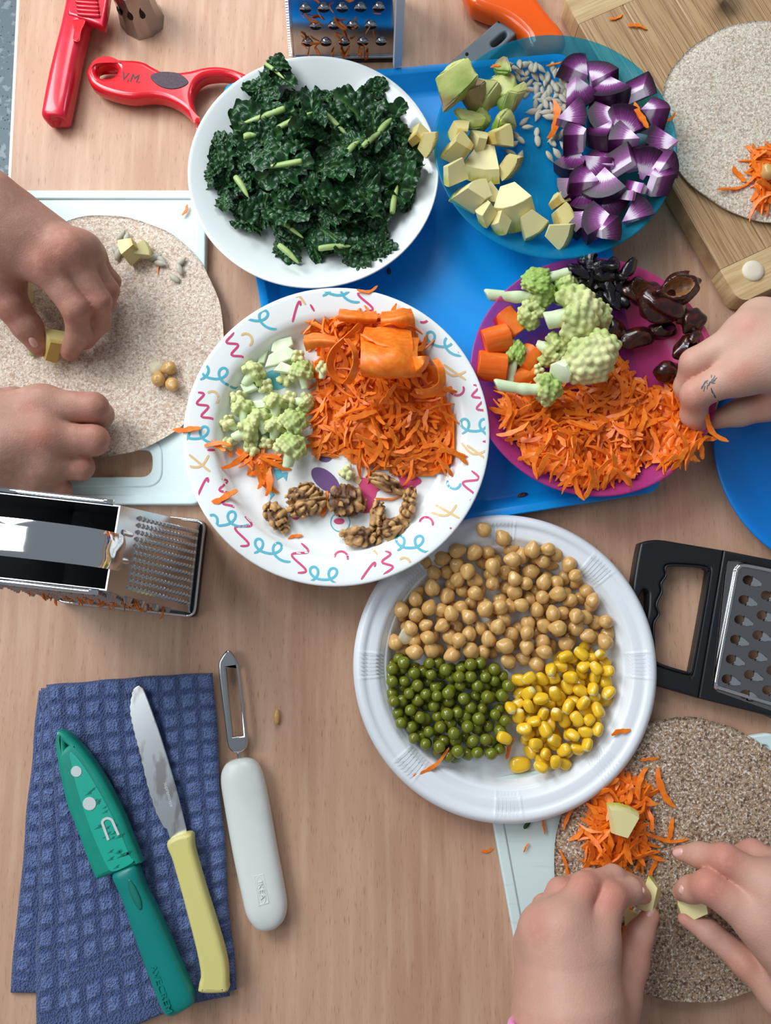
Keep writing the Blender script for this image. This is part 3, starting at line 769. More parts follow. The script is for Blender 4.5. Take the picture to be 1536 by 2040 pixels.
# red ribbed tool, top left
c1 = lambda pts: cpx(pts, 0, 0, 2.954)
rt = thing('red_peeler', 'translucent red plastic peeler with ribbed guard near the table corner', 'peeler', base_of([(140, 120)]))
V, F = loft([(112, 244, .0095, 6, .003), (112, 241, .0095, 24, .0075), (116, 222, .0095, 26, .0092), (127, 165, .0098, 26, .0094), (139, 110, .0100, 25, .0094), (149, 70, .0100, 25, .0092), (158, 30, .0100, 26, .0086), (164, -5, .0095, 26, .008)], 24, 3.2)
rh = mk('handle', V, F, m_red, rt)
slab('handle_recess', [('s', c1([(425, 120), (500, 118), (478, 180), (468, 238), (440, 242), (428, 225), (434, 180)]))], .0202, .0012, m_red2, rh, .0004)
slab('handle_recess', [('s', c1([(444, 190), (470, 190), (462, 232), (440, 234)]))], .0206, .0008, m_red, rh, .0003)
slab('blade_guard', [('p', c1([(412, -60), (640, -60), (628, 30), (606, 152), (545, 128), (400, 84), (394, 62)]))], .0200, .0085, m_red, rt, .002, smooth=False)
for k in range(5):
    y = -12+k*24; x0 = 452+k*3
    V, F = loft(c1([(x0, y)])[0:1] and [(*c1([(x0-8, y)])[0], .0205, 2, .0012), (*c1([(x0+30, y+4)])[0], .0205, 4, .0016), (*c1([(x0+110, y+10)])[0], .0205, 4, .0016), (*c1([(x0+125, y+12)])[0], .0205, 2, .001)], 10, 2)
    mk('grip_rib', V, F, m_red, rt)

# red Y-peeler
yp = thing('y_peeler', 'bright red Y-shaped peeler lettered by hand, tucked beside the kale plate', 'peeler', base_of([(300, 170)]))
oy = c1([(503, 425), (515, 380), (545, 352), (600, 340), (720, 340), (830, 350), (900, 385), (960, 412), (1040, 414), (1120, 404), (1200, 384), (1290, 380), (1390, 402), (1480, 450), (1520, 540), (1430, 560),
         (1395, 470), (1330, 440), (1250, 440), (1190, 455), (1150, 495), (1130, 560), (1150, 650), (1175, 720), (1140, 705), (1090, 650), (1030, 605), (960, 575), (880, 565), (780, 574), (690, 562), (590, 530), (530, 490)])
hole = c1([(560, 410), (580, 372), (625, 360), (670, 375), (688, 400), (665, 440), (615, 452), (575, 442)])
yb = slab('body', [('s', oy), ('s', hole)], .0160, .0125, m_red2, yp, .0042, res=4)
slab('thumb_grip', [('s', c1([(884, 450), (930, 424), (1000, 422), (1060, 435), (1108, 480), (1070, 512), (1000, 522), (930, 500)]))], .0165, .0012, m_grip, yp, .0004)
text('V,M.', 261, 155, .0161, -11, 18, m_ink, yb, 0.00012, sx=0.9, italic=0.1)

# steel nozzle cup
c = W(284, 40, .0)
nz = thing('icing_nozzle', 'dark steel faceted nozzle cup with teardrop holes, top of the table', 'nozzle', (c[0], c[1], 0))
V = []; F = []; n = 10; rings = [(.0172, 0), (.0168, .001), (.0150, .012), (.0146, .022), (.0150, .036), (.0144, .036), (.0140, .022), (.0144, .012), (.0160, .001), (.0164, 0)]
for r, z in rings:
    for k in range(n):
        a = 2*PI*k/n+.2; f = 1+(0.05 if k % 2 else 0)*(1-z/.04); V.append((c[0]+r*f*math.cos(a), c[1]+r*f*math.sin(a), z))
for i in range(len(rings)):
    for k in range(n):
        j = (i+1) % len(rings); F.append((i*n+k, i*n+(k+1) % n, j*n+(k+1) % n, j*n+k))
mk('shell', V, F, m_steel_dk, nz, sharp=25)
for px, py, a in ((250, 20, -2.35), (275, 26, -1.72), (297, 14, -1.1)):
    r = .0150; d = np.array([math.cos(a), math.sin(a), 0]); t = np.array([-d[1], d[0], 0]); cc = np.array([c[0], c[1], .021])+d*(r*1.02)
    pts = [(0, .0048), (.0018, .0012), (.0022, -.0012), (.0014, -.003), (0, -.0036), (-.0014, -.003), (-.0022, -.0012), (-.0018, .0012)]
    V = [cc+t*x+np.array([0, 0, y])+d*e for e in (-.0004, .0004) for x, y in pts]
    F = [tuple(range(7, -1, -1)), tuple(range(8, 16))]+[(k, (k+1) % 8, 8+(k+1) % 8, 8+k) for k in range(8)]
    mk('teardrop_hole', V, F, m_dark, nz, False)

# orange tool and grey handle, partly under the teal plate
ot = tag(slab('orange_handle', [('s', [(925, -40), (936, 0), (956, 15), (997, 30), (1024, 47), (1046, 70), (1056, 92), (1086, 102), (1120, 96), (1130, 72), (1116, 46), (1102, 30), (1085, 8), (1074, -8), (1050, -50), (990, -70)])],
     .0180, .0178, m_orange, None, .0068, res=5), 'glossy orange plastic handle poking out above the teal plate', 'utensil')
gt = tag(slab('grey_handle', [('p', catmull([np.array(p) for p in [(890, 130), (911, 110), (998, 34), (1004, 28), (1012, 30), (1030, 58), (1029, 66), (1018, 78), (940, 150), (905, 150)]], 3, True).tolist()),
     ('s', [(978, 86), (985, 79), (1000, 66), (1008, 64), (1010, 70), (1004, 78), (990, 90), (981, 92)])], .0110, .0105, m_grey, None, .0016, smooth=False), 'grey plastic handle with oval hanging hole, half under the teal plate', 'utensil')
V, F = lathe([(1e-4, 0), (.0012, 0), (.0012, .0004), (1e-4, .0004)], 14, tuple(W(994, 43, .0110))); mk('rivet', V, F, m_dark, gt)
V, F = lathe([(1e-4, 0), (.0013, 0), (.0013, .0004), (1e-4, .0004)], 14, tuple(W(930, 108, .0110))); mk('rivet', V, F, m_dark, gt)

# ------------------------------------------------------------------ box graters
def panel(name, quad, mat, parent, th=0.0008):
    q = [np.array(p, float) for p in quad]; n = np.cross(q[1]-q[0], q[3]-q[0]); n /= np.linalg.norm(n)
    V = q+[p-n*th for p in q]; F = [(0, 1, 2, 3), (7, 6, 5, 4), (0, 4, 5, 1), (1, 5, 6, 2), (2, 6, 7, 3), (3, 7, 4, 0)]
    return mk(name, V, F, mat, parent, False)
def cone_teeth(quad, nu, nv, r, h, u0=.08, u1=.92, v0=.08, v1=.92, stagger=True, pyr=6):
    q = [np.array(p, float) for p in quad]; n = np.cross(q[1]-q[0], q[3]-q[0]); n /= np.linalg.norm(n); mb = MB()
    for j in range(nv):
        for i in range(nu-(j % 2 if stagger else 0)):
            uu = u0+(u1-u0)*(i+(0.5 if stagger and j % 2 else 0))/(nu-1); vv = v0+(v1-v0)*j/(nv-1)
            p = (q[0]*(1-uu)+q[1]*uu)*(1-vv)+(q[3]*(1-uu)+q[2]*uu)*vv
            e = (q[1]-q[0])/np.linalg.norm(q[1]-q[0]); f = np.cross(n, e)
            V = [p+(e*math.cos(2*PI*k/pyr)+f*math.sin(2*PI*k/pyr))*r for k in range(pyr)]+[p+(e*math.cos(2*PI*k/pyr)+f*math.sin(2*PI*k/pyr))*r*.45+n*h for k in range(pyr)]
            F = [(k, (k+1) % pyr, pyr+(k+1) % pyr, pyr+k) for k in range(pyr)]+[tuple(range(pyr, 2*pyr))]
            mb.add(V, F)
    return mb
def lerp(a, b, t): return np.array(a)*(1-t)+np.array(b)*t
def grater_shell(t, B, T, dark):
    """four walls between base corners B and top corners T (counter-clockwise from above)"""
    for i in range(4):
        j = (i+1) % 4; panel('wall_panel', [B[i], B[j], T[j], T[i]], m_steel, t)
# standing grater at the left: its open top faces the camera
GH = 0.145
tr1, tr0 = W(240, 1007, GH), W(212, 1177, GH)         # top corners of the near end, far (y+) and near (y-)
br1, br0 = W(402, 1044, .007), W(382, 1222, .007)
e = (tr0-tr1); e[2] = 0; wv = e/np.linalg.norm(e); lv = np.array([wv[1], -wv[0], 0]); 
if lv[0] > 0: lv = -lv
T = [tr0, tr1, tr1+lv*0.074, tr0+lv*0.074]; B = [br0, br1, br1+lv*0.092, br0+lv*0.092]
lg = thing('box_grater', 'standing steel box grater seen from above, carrot stuck to its teeth', 'grater', (np.mean([b[0] for b in B]), np.mean([b[1] for b in B]), 0))
grater_shell(lg, B, T, True)
# folded rims along the long sides and the fine grating teeth
for a, b in ((T[1], T[2]), (T[0], T[3])):
    d = (b-a)/np.linalg.norm(b-a); o_ = np.array([-d[1], d[0], 0]); o_ = o_*(1 if (o_@(np.array(a)-np.mean(T, 0))) > 0 else -1)
    V, F = tube([a+d*.004+o_*.0012, a+d*.02+o_*.0012, b+o_*.0012], .0016, 10, 2); mk('rolled_rim', V, F, m_chrome, lg)
tag(cone_teeth([B[0], B[1], T[1], T[0]], 11, 17, .0018, .0019, .10, .90, .08, .80, False).mk('fine_teeth', m_steel, lg, False), kind='stuff')
tag(cone_teeth([B[3], B[0], T[0], T[3]], 12, 9, .0022, .0034, .05, .95, .25, .9).mk('coarse_teeth', m_steel_dk, lg, False), kind='stuff')
LB3, LB0, LT3, LT0 = B[3], B[0], T[3], T[0]; LNF = np.cross(B[0]-B[3], T[3]-B[3]); LNF /= np.linalg.norm(LNF)
# slots where the strap is fixed
def face_pt(u, v, off=0.0006):
    p = lerp(lerp(B[0], B[1], u), lerp(T[0], T[1], u), v); n = np.cross(B[1]-B[0], T[0]-B[0]); n /= np.linalg.norm(n); return p+n*off, n
for uu in (0.70, 0.38):
    p, n = face_pt(uu, .90); e1 = (B[1]-B[0])/np.linalg.norm(B[1]-B[0]); f1 = np.cross(n, e1)
    V, F = loft3([list(p-f1*.006)+[.0001, .0001], list(p-f1*.0055)+[.0014, .0005], list(p+f1*.0055)+[.0014, .0005], list(p+f1*.006)+[.0001, .0001]], 10, 2); mk('strap_tab', V, F, m_chrome, lg)
# strap handle arching over the open top, out of the frame at the left
hw = 0.0095
mt = lerp(tr0, tr1, 0.46); P = []
for k, (dl, dz) in enumerate(((-.0008, -.012), (-.0006, 0), (.003, .010), (.012, .017), (.030, .021), (.048, .021), (.064, .016), (.072, .006), (.0745, -.008))):
    P.append(mt+lv*dl+np.array([0, 0, dz]))
P = catmull(P, 6); V = []; F = []
for i, p in enumerate(P):
    t = P[min(i+1, len(P)-1)]-P[max(i-1, 0)]; t /= np.linalg.norm(t); n = np.cross(t, wv); n = n*(1 if n[2] > 0 else -1) if abs(n[2]) > .05 else n
    if i < 8: n = -lv*0.8+np.array([0, 0, .6]) if i > 3 else -lv
    for sgn, off in ((-1, .0), (-.5, .0014), (0, .0004), (.5, .0014), (1, .0), (1, -.0010), (-1, -.0010)): V.append(p+wv*hw*sgn+n*off)
for i in range(len(P)-1):
    for k in range(7): F.append((i*7+k, i*7+(k+1) % 7, (i+1)*7+(k+1) % 7, (i+1)*7+k))
F += [tuple(range(7)), tuple((len(P)-1)*7+k for k in range(7))]
mk('strap_handle', V, F, m_chrome, lg, True, sharp=50)
Bc = [(p[0], p[1]) for p in B]
V, F = loops_solid([[(p[0], p[1], z) for p in rloop(Bc, i, .006)] for i, z in ((-.0022, 0), (-.0028, .001), (-.0028, .006), (-.0018, .0075), (.0018, .0075), (.0022, 0.0))][:5]); 
V2 = V; mk('base_ring', V, F, m_black, lg, sharp=50)
lp = [np.array([p[0], p[1], .0078]) for p in rloop(Bc, -.0020, .006)]; V, F = tube(lp+[lp[0]], .0010, 8, 1); mk('base_wire', V, F, m_chrome, lg)
# standing grater at the top edge
cxy = W(688, 116, .004); w2, d2 = 0.0395, 0.055
B = [np.array([cxy[0]-w2, cxy[1], .004]), np.array([cxy[0]+w2, cxy[1]+.001, .004]), np.array([cxy[0]+w2, cxy[1]+d2, .004]), np.array([cxy[0]-w2, cxy[1]+d2, .004])]
T = [np.array([cxy[0]-.030, cxy[1]+.008, .15]), np.array([cxy[0]+.030, cxy[1]+.009, .15]), np.array([cxy[0]+.030, cxy[1]+d2-.008, .15]), np.array([cxy[0]-.030, cxy[1]+d2-.008, .15])]
tg = thing('box_grater', 'steel box grater with large holes standing at the top edge of the tray', 'grater', (cxy[0], cxy[1]+d2/2, 0))
grater_shell(tg, B, T, False)
TB0, TB1, TT0, TT1 = B[0], B[1], T[0], T[1]
fn = np.cross(B[1]-B[0], T[0]-B[0]); fn /= np.linalg.norm(fn); e1 = (B[1]-B[0])/np.linalg.norm(B[1]-B[0]); f1 = np.cross(fn, e1)
for j in range(7):
    for i in range(5 if j % 2 == 0 else 4):
        uu = .14+.18*i+(.09 if j % 2 else 0); vv = .10+.105*j
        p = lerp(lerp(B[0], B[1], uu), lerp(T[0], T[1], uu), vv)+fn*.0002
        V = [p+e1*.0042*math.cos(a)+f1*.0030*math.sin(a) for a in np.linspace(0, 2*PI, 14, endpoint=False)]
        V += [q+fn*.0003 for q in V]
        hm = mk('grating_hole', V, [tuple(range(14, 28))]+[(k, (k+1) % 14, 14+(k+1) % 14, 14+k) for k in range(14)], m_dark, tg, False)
        V = []; F = []
        for a in range(5):
            th = a/4*PI/2
            for k in range(9):
                ph = PI*k/8
                V.append(p+e1*.0046*math.cos(ph)*math.cos(th*.8)+f1*(.0048*math.sin(ph)*math.cos(th*.6)-.0006)+fn*(.0026*math.sin(th)*math.sin(ph)))
        F = [(a*9+k, a*9+k+1, (a+1)*9+k+1, (a+1)*9+k) for a in range(4) for k in range(8)]
        mk('cutting_tooth', V, F, m_steel, tg)
V, F = loops_solid([[(p[0], p[1], z) for p in rloop([(q[0], q[1]) for q in B], i, .004)] for i, z in ((-.0012, 0), (-.0016, .001), (-.0016, .004), (-.0008, .0048))]); mk('base_ring', V, F, m_black, tg)
lp = [np.array([p[0], p[1], .0052]) for p in rloop([(q[0], q[1]) for q in B], -.0006, .004)]; V, F = tube(lp+[lp[0]], .0011, 8, 1); mk('base_wire', V, F, m_chrome, tg)
V, F = tube([B[0]+fn*.001-e1*.001, lerp(B[0], T[0], .5)+fn*.001-e1*.001, T[0]+fn*.001-e1*.001], .0012, 8, 3); mk('corner_wire', V, F, m_chrome, tg)
sp = MB()
for k in range(60):
    p = lerp(B[0], T[0], .02+.95*k/59)-e1*.0025; V, F = box_vf(p-e1*.0012, e1*.003, fn*.0012, f1*.0008); sp.add(V, F)
tag(sp.mk('slicer_notches', m_steel, tg, False), kind='stuff')
# white guard bar clipped on the corner
a = W(793, 137, .0165); b = lerp(B[1], T[1], .95)+np.array([.013, -.004, 0])
dd = (b-a)/np.linalg.norm(b-a); V, F = box_vf(a-np.array([.003, 0, 0]), (.0058, .0022, 0), (-.001, .004, .001), tuple(b-a)); mk('corner_guard', V, F, m_wplast, tg, False)

# ------------------------------------------------------------------ flat grater at the right
c5 = lambda pts: cpx(pts, 1240, 780, 3.091)
fg = thing('flat_grater', 'flat hand grater with black plastic frame and finger grip handle', 'grater', base_of([(1450, 1240)]))
sl_ = lambda x: 0.21*x
FO = c5([(105, 965), (130, 925), (200, 912), (260, 915), (620, 975), (1400, 1130), (1180, 2120), (910, 2000), (460, 1885), (220, 1815), (130, 1780), (50, 1500), (60, 1250)])
FH = c5([(262, 1085), (290, 1064), (400, 1066), (500, 1076), (532, 1094), (535, 1150), (440, 1690), (420, 1735), (385, 1735), (225, 1685), (195, 1640), (190, 1440), (222, 1370), (206, 1310), (240, 1230), (236, 1180), (266, 1130)])
FM = c5([(655, 1040), (720, 1046), (1330, 1180), (1130, 2040), (590, 1850), (560, 1810), (566, 1760), (632, 1130)])
FS = c5([(128, 1222), (160, 1232), (164, 1280), (158, 1360), (140, 1440), (118, 1500), (95, 1480), (100, 1300)])
SA, SB = c5([(624, 976)])[0], c5([(470, 1889)])[0]
slab('handle', [('p', [tuple(p) for p in catmull([np.array(p) for p in FO[-2:]+FO[:4]], 5)]+[SA, SB]+[tuple(p) for p in FO[9:11]]), ('s', FH), ('s', FS)], .0125, .0124, m_black, fg, .0020, smooth=False)
slab('frame', [('p', [c5([(625, 976)])[0]]+[tuple(p) for p in FO[5:8]]+[c5([(471, 1889)])[0]]), ('p', FM)], .0127, .0126, m_black, fg, .0016, smooth=False)
slab('handle_lip', [('s', FH), ('s', [(p[0]+(1378-p[0])*.06, p[1]+(1228-p[1])*.04) for p in FH])], .0136, .003, m_black, fg, .0006)
holes = []; rows = [((772, 1160), (805, 1165)), ]
hx = lambda i, j: (772-27*i+118*j+ (0 if i % 2 == 0 else 0), 1160+122*i+ (96*j if True else 0)-0)
cent = []
for i in range(7):
    for j in range(5):
        x = 772-26*i+105*j*1.05; y = 1160+122*i+95*j*0.95-122*j*0.0
        # every second column drops by half a row, as punched sheets do
        if j: y = 1160+122*i+95*j-(122*(j//2))
        x = 772-26*i+112*j+ (26*(j//2))
        if y < 1830+60*j-20 and x < 1190: cent.append((x, y))
hp = [('s', wob(*c5([q])[0], 10.0, 9.0, 8)) for q in cent]
slab('grating_sheet', [('p', c5([(646, 1030), (1340, 1172), (1136, 2050), (556, 1862)]))]+hp, .0105, .0008, m_steel_dk, fg, .0002, smooth=False, sub=2)  # reflection of dark surroundings is put into the sheet's steel colour
rimo = c5([(735, 1068), (1330, 1200), (1130, 2000), (610, 1826), (578, 1790)]); 
def rrim(pts):
    lp = [W(p[0], p[1], .0112) for p in catmull([np.array(p) for p in c5(pts)], 4, False)]
    return tube(lp, .0016, 8, 1)
V, F = rrim([(1300, 1192), (1000, 1122), (760, 1072), (715, 1085), (700, 1110), (690, 1170), (575, 1780), (580, 1812), (610, 1830), (900, 1920), (1150, 2000)]); mk('pressed_rim', V, F, m_chrome, fg)
for q in cent:
    p = W(*c5([q])[0], .0105); ex_ = W(*c5([(q[0]+40, q[1]+14)])[0], .0105)-p; ex_ /= np.linalg.norm(ex_); ey = np.array([-ex_[1], ex_[0], 0])
    V = []; F = []
    for a in range(7):
        s = a/6; x = .0022+.0075*s; h = .0022*(1-s)**.8; w = .0036*(1-s*s*.75)
        for k in range(7):
            b = PI*k/6; V.append(p+ex_*x+ey*w*math.cos(b)+np.array([0, 0, h*math.sin(b)+.0001]))
    F = [(a*7+k, a*7+k+1, (a+1)*7+k+1, (a+1)*7+k) for a in range(6) for k in range(6)]
    mk('cutting_tooth', V, F, m_chrome, fg)
# ------------------------------------------------------------------ food materials
m_carrot = M('carrot_flesh', srgb(246, 118, 20), 0.40, spec=0.45, layers=[('noise', 300, 0.4, 0.65, srgb(253, 150, 50), 0.7), ('noise', 90, 0.5, 0.75, srgb(232, 92, 8), 0.6)], sss=0.15)
m_carrot_b = M('carrot_chunk', srgb(234, 100, 14), 0.42, layers=[('noise', (60, 60, 500), 0.45, 0.7, srgb(250, 150, 60), 0.5)], bumps=[('noise', 500, 0.15, 0.0006)])
m_pea = M('pea_skin', srgb(110, 114, 24), 0.22, coat=0.3, layers=[('noise', 120, 0.45, 0.75, srgb(138, 142, 42), 0.6)])
m_chick = M('chickpea_skin', srgb(208, 160, 92), 0.28, coat=0.25, layers=[('noise', 150, 0.42, 0.7, srgb(226, 190, 128), 0.7)], sss=0.1)
m_corn = M('corn_skin', srgb(240, 190, 20), 0.22, coat=0.35, layers=[('noise', 110, 0.5, 0.75, srgb(248, 222, 110), 0.8)], sss=0.12)
m_corn_tip = M('corn_tip', srgb(240, 226, 160), 0.4)
m_seed = M('sunflower_kernel', srgb(176, 170, 152), 0.5, layers=[('noise', (700, 120, 120), 0.42, 0.65, srgb(206, 200, 184), 0.8)])
m_kale = M('kale_leaf', None, 0.34, spec=0.5, vcol=True, bumps=[('noise', 700, 0.25, 0.0008)])
m_kstem = M('kale_stem', srgb(150, 180, 100), 0.4, layers=[('noise', 160, 0.4, 0.7, srgb(186, 206, 140), 0.7)])
m_caul = M('cauliflower', None, 0.55, vcol=True, sss=0.1, bumps=[('noise', 900, 0.25, 0.0006)])
m_leafw = M('pale_cabbage', srgb(222, 234, 196), 0.4, layers=[('noise', 130, 0.4, 0.7, srgb(240, 244, 222), 0.7)], sss=0.1)
m_walnut = M('walnut', None, 0.5, vcol=True, bumps=[('noise', 700, 0.3, 0.0008)])
m_date = M('date_skin', srgb(44, 14, 10), 0.22, coat=0.5, layers=[('noise', 160, 0.45, 0.75, srgb(96, 34, 18), 0.7)], bumps=[('noise', 240, 0.35, 0.0015)])
m_datein = M('date_inside', srgb(150, 104, 64), 0.4, layers=[('noise', 260, 0.4, 0.65, srgb(96, 52, 28), 0.8)])
m_raisin = M('raisin_skin', srgb(20, 12, 22), 0.25, coat=0.4, bumps=[('noise', 420, 0.5, 0.0015)])
m_avo = M('avocado_flesh', None, 0.42, vcol=True, bumps=[('noise', 220, 0.25, 0.0012)])
m_skin_f = M('thin_husk', srgb(232, 222, 190), 0.3, layers=[('noise', 200, 0.4, 0.7, srgb(246, 240, 220), .6)], through=((1, 1, .96, 1), .45))
APR = 0.034
m_apple = RAD('apple_flesh', [(0.0, srgb(206, 184, 104)), (0.34, srgb(230, 218, 160)), (0.92, srgb(230, 220, 160)), (1.0, srgb(196, 190, 74))], 0.4, APR, streak=0.06)
nt = m_apple.node_tree; _tc = nt.nodes.new('ShaderNodeTexCoord')
m_appleb = RAD('apple_flesh_browned', [(0.0, srgb(160, 112, 44)), (0.50, srgb(206, 180, 100)), (0.60, srgb(228, 212, 146)), (0.90, srgb(226, 210, 138)), (1.0, srgb(170, 150, 44))], 0.4, APR, streak=0.16)
PUR = 0.0215
m_purple = RAD('purple_carrot', [(0.0, srgb(170, 104, 168)), (0.18, srgb(196, 150, 196)), (0.30, srgb(238, 222, 238)), (0.46, srgb(232, 214, 232)), (0.55, srgb(150, 78, 146)), (0.74, srgb(98, 30, 92)), (0.93, srgb(44, 12, 42))], 0.33, PUR, streak=0.34)

RN = np.random.RandomState(11); rnd = random.Random(7)
def M4(loc, eul=(0, 0, 0), sc=1.0):
    s = sc if hasattr(sc, '__len__') else (sc, sc, sc)
    return Matrix.Translation(Vector(loc)) @ Euler(eul).to_matrix().to_4x4() @ Matrix.Diagonal((*s, 1))
def seat(o, z):
    """lower or raise a placed piece so that its lowest point is at z"""
    m = o.matrix_basis; zs = [(m @ v.co).z for v in o.data.vertices]; o.location.z += z-min(zs)
def item(name, me, loc, eul, sc, label, cat, group=None, seat_z=None):
    o = bpy.data.objects.new(name, me); COL.objects.link(o); o.matrix_basis = M4(loc, eul, sc)
    if seat_z is not None: seat(o, seat_z)
    WLOC[o] = np.array(o.location); return tag(o, label, cat, group)
def poly_w(pts, pl=None, z=0.0):
    return np.array([(pl.at(*p) if pl else W(p[0], p[1], z))[:2] for p in pts])
def rand_in(poly, n, rs):
    lo, hi = poly.min(0), poly.max(0); out = np.zeros((0, 2))
    while len(out) < n:
        P = rs.uniform(lo, hi, (n*3, 2)); out = np.concatenate([out, P[inpoly(P, poly)]])
    return out[:n]

# ------------------------------------------------------------------ round things: chickpeas, peas, corn
def blob_mesh(name, mat, kind, seed):
    bm = bmesh.new(); bmesh.ops.create_icosphere(bm, subdivisions=3, radius=1.0)
    r = np.random.RandomState(seed)
    for v in bm.verts:
        p = np.array(v.co); k = 1.0
        if kind == 'chick':
            c = 0.16*math.exp(-((p[0]/.12)**2))*max(0, p[2]+.2)*-1      # cleft between the two halves
            beak = 0.42*max(0, p[1])**9; k = 1+c+beak+0.025*math.sin(5*p[0]+seed)*math.sin(4*p[1]+2)
        if kind == 'pea': k = 1+0.03*math.sin(3*p[0]+seed)+0.02*math.sin(6*p[1]+seed)-0.10*math.exp(-((p[0]-.1)/.09)**2-((p[2]-.9)/.3)**2)*(seed % 2)
        if kind == 'corn':
            q = np.abs(p); pw = (q**3.2).sum()**(1/3.2); k = 1/pw; p = p*k*np.array([.86-.2*max(0, -p[1]), 1.12, .66]); k = 1; v.co = p; continue
        if kind == 'seed':
            y = p[1]; w = (1-max(0, y)**1.6*.75); v.co = (p[0]*.44*w, y*1.0, p[2]*.30*w); continue
        v.co = p*k
    me = bpy.data.meshes.new(name); bm.to_mesh(me); bm.free(); me.materials.append(mat)
    me.polygons.foreach_set('use_smooth', [True]*len(me.polygons)); return me
chick_me = [blob_mesh('chickpea', m_chick, 'chick', s) for s in range(4)]
pea_me = [blob_mesh('pea', m_pea, 'pea', s) for s in range(3)]
corn_me = [blob_mesh('corn_kernel', m_corn, 'corn', s) for s in range(2)]
for me in corn_me:
    me.materials.append(m_corn_tip)
    for p in me.polygons:
        if p.center[1] < -0.98: p.material_index = 1
seed_me = [blob_mesh('sunflower_seed', m_seed, 'seed', s) for s in range(2)]
placed = []
def heap(n, poly, r, zmax, floorz, rs, tries=12, gap=None):
    out = []; poly = np.array(poly)
    for _ in range(n):
        C = rand_in(poly, tries, rs); best = None
        for c in C:
            rr = r*rs.uniform(.9, 1.08); z = floorz+rr*.94
            for q in placed:
                d2 = (q[0]-c[0])**2+(q[1]-c[1])**2; s = (q[3]+rr)*.95
                if d2 < s*s: z = max(z, q[2]+math.sqrt(s*s-d2))
            if best is None or z < best[2]: best = (c[0], c[1], z, rr)
        if best[2] > floorz+zmax: continue
        placed.append(best); out.append(best)
    return out
def P6(pts): return cpx(pts, 680, 1010, 2.327)
rs = np.random.RandomState(21)
fz = dispo_plate.base+.0028
chick_poly = poly_w(P6([(640, 190), (760, 140), (800, 190), (900, 195), (960, 190), (1050, 230), (1110, 300), (1130, 400), (1200, 470), (1235, 590), (1200, 640), (1050, 640), (950, 660), (910, 730), (850, 750),
    (730, 715), (660, 680), (560, 690), (420, 685), (250, 660), (240, 600), (260, 500), (300, 390), (350, 330), (390, 250), (450, 210), (560, 190)]), dispo_plate)
pea_poly = poly_w(P6([(225, 700), (290, 670), (400, 670), (520, 700), (650, 690), (760, 730), (770, 830), (730, 890), (750, 960), (760, 1060), (735, 1140), (620, 1130), (520, 1160), (400, 1130), (330, 1070), (270, 990), (230, 860)]), dispo_plate)
corn_poly = poly_w(P6([(970, 660), (1130, 640), (1200, 670), (1240, 780), (1225, 890), (1170, 990), (1130, 1090), (1020, 1180), (900, 1190), (850, 1110), (820, 1010), (760, 940), (770, 870), (810, 780), (900, 770), (950, 700)]), dispo_plate)
# three half-empty patches of the chickpea heap in the photograph
holes_ = [np.array(W(*P6([q])[0], fz))[:2] for q in ((640, 300), (690, 410), (350, 360))]
def free(c, hs, r): return all(np.hypot(c[0]-h[0], c[1]-h[1]) > r for h in hs)
pl_ch = [q for q in heap(178, chick_poly, .0051, .019, fz, rs) if free(q, holes_, .0065)]
pl_pe = heap(172, pea_poly, .00405, .017, fz, rs)
pl_co = heap(175, corn_poly, .0043, .0175, fz, rs)
for q in pl_ch:
    item('chickpea', chick_me[rnd.randrange(4)], q[:3], (rnd.uniform(-.8, .8), rnd.uniform(-.8, .8), rnd.uniform(0, 6.3)), q[3], 'cooked beige chickpea in the heap filling the upper half of the ribbed plate', 'chickpea', 'chickpeas on the ribbed disposable plate')
for q in pl_pe:
    item('pea', pea_me[rnd.randrange(3)], q[:3], [rnd.uniform(0, 6.3) for _ in '123'], q[3], 'olive green cooked pea in the heap on the ribbed white plate', 'pea', 'peas on the ribbed disposable plate')
for q in pl_co:
    item('corn_kernel', corn_me[rnd.randrange(2)], q[:3], (rnd.uniform(-.9, .9), rnd.uniform(-.9, .9), rnd.uniform(0, 6.3)), q[3]*1.04, 'yellow sweetcorn kernel in the heap on the ribbed white plate', 'corn kernel', 'sweetcorn on the ribbed disposable plate')
w = dispo_plate.at(963, 1058); item('chickpea', chick_me[1], w+[0, 0, .0047], (.5, .2, 1), .0051, 'lone chickpea up on the rim of the ribbed plate, above the heap', 'chickpea')
w = dispo_plate.at(997, 1463); item('corn_kernel', corn_me[0], w+[0, 0, .0175], (.2, .1, 1.2), .0046, 'sweetcorn kernel stranded on top of the peas', 'corn kernel')
w = dispo_plate.at(1034, 1521); item('corn_kernel', corn_me[1], w+[0, 0, .0035], (0, .1, 1.7), .0062, 'large pale sweetcorn kernel, lowest of its heap, nearest the lower rim', 'corn kernel')
w = dispo_plate.at(903, 1505); item('pea', pea_me[0], w+[0, 0, .0038], (0, .1, 1.7), .0044, 'dark olive pea at the lowest edge of the pea heap', 'pea')
w = dispo_plate.at(811, 1268); item('chickpea_husk', blob_mesh('chickpea_husk', m_skin_f, 'chick', 9), w+[0, 0, .013], (.4, .2, .4), (.0068, .0052, .003), 'loose whitish chickpea husk at the left edge of the chickpeas', 'husk')
for px, py, k in ((319, 760, 0), (341, 737, 1), (346, 769, 2)):
    w = W(px, py, TAz); item('chickpea', chick_me[k], w+[0, 0, .0042], (.3*k, .2, k*2), .0049, ['chickpea at the lower left of three on the pale tortilla', 'chickpea at the top of three on the pale tortilla, touching a clear husk', 'split yellow chickpea nearest the party plate on the pale tortilla'][k], 'chickpea')
w = W(314, 735, TAz); item('chickpea_husk', bpy.data.meshes['chickpea_husk'], w+[0, 0, .0022], (0, .1, 1), (.0055, .0045, .0024), 'see-through chickpea husk beside three chickpeas on the pale tortilla', 'husk')
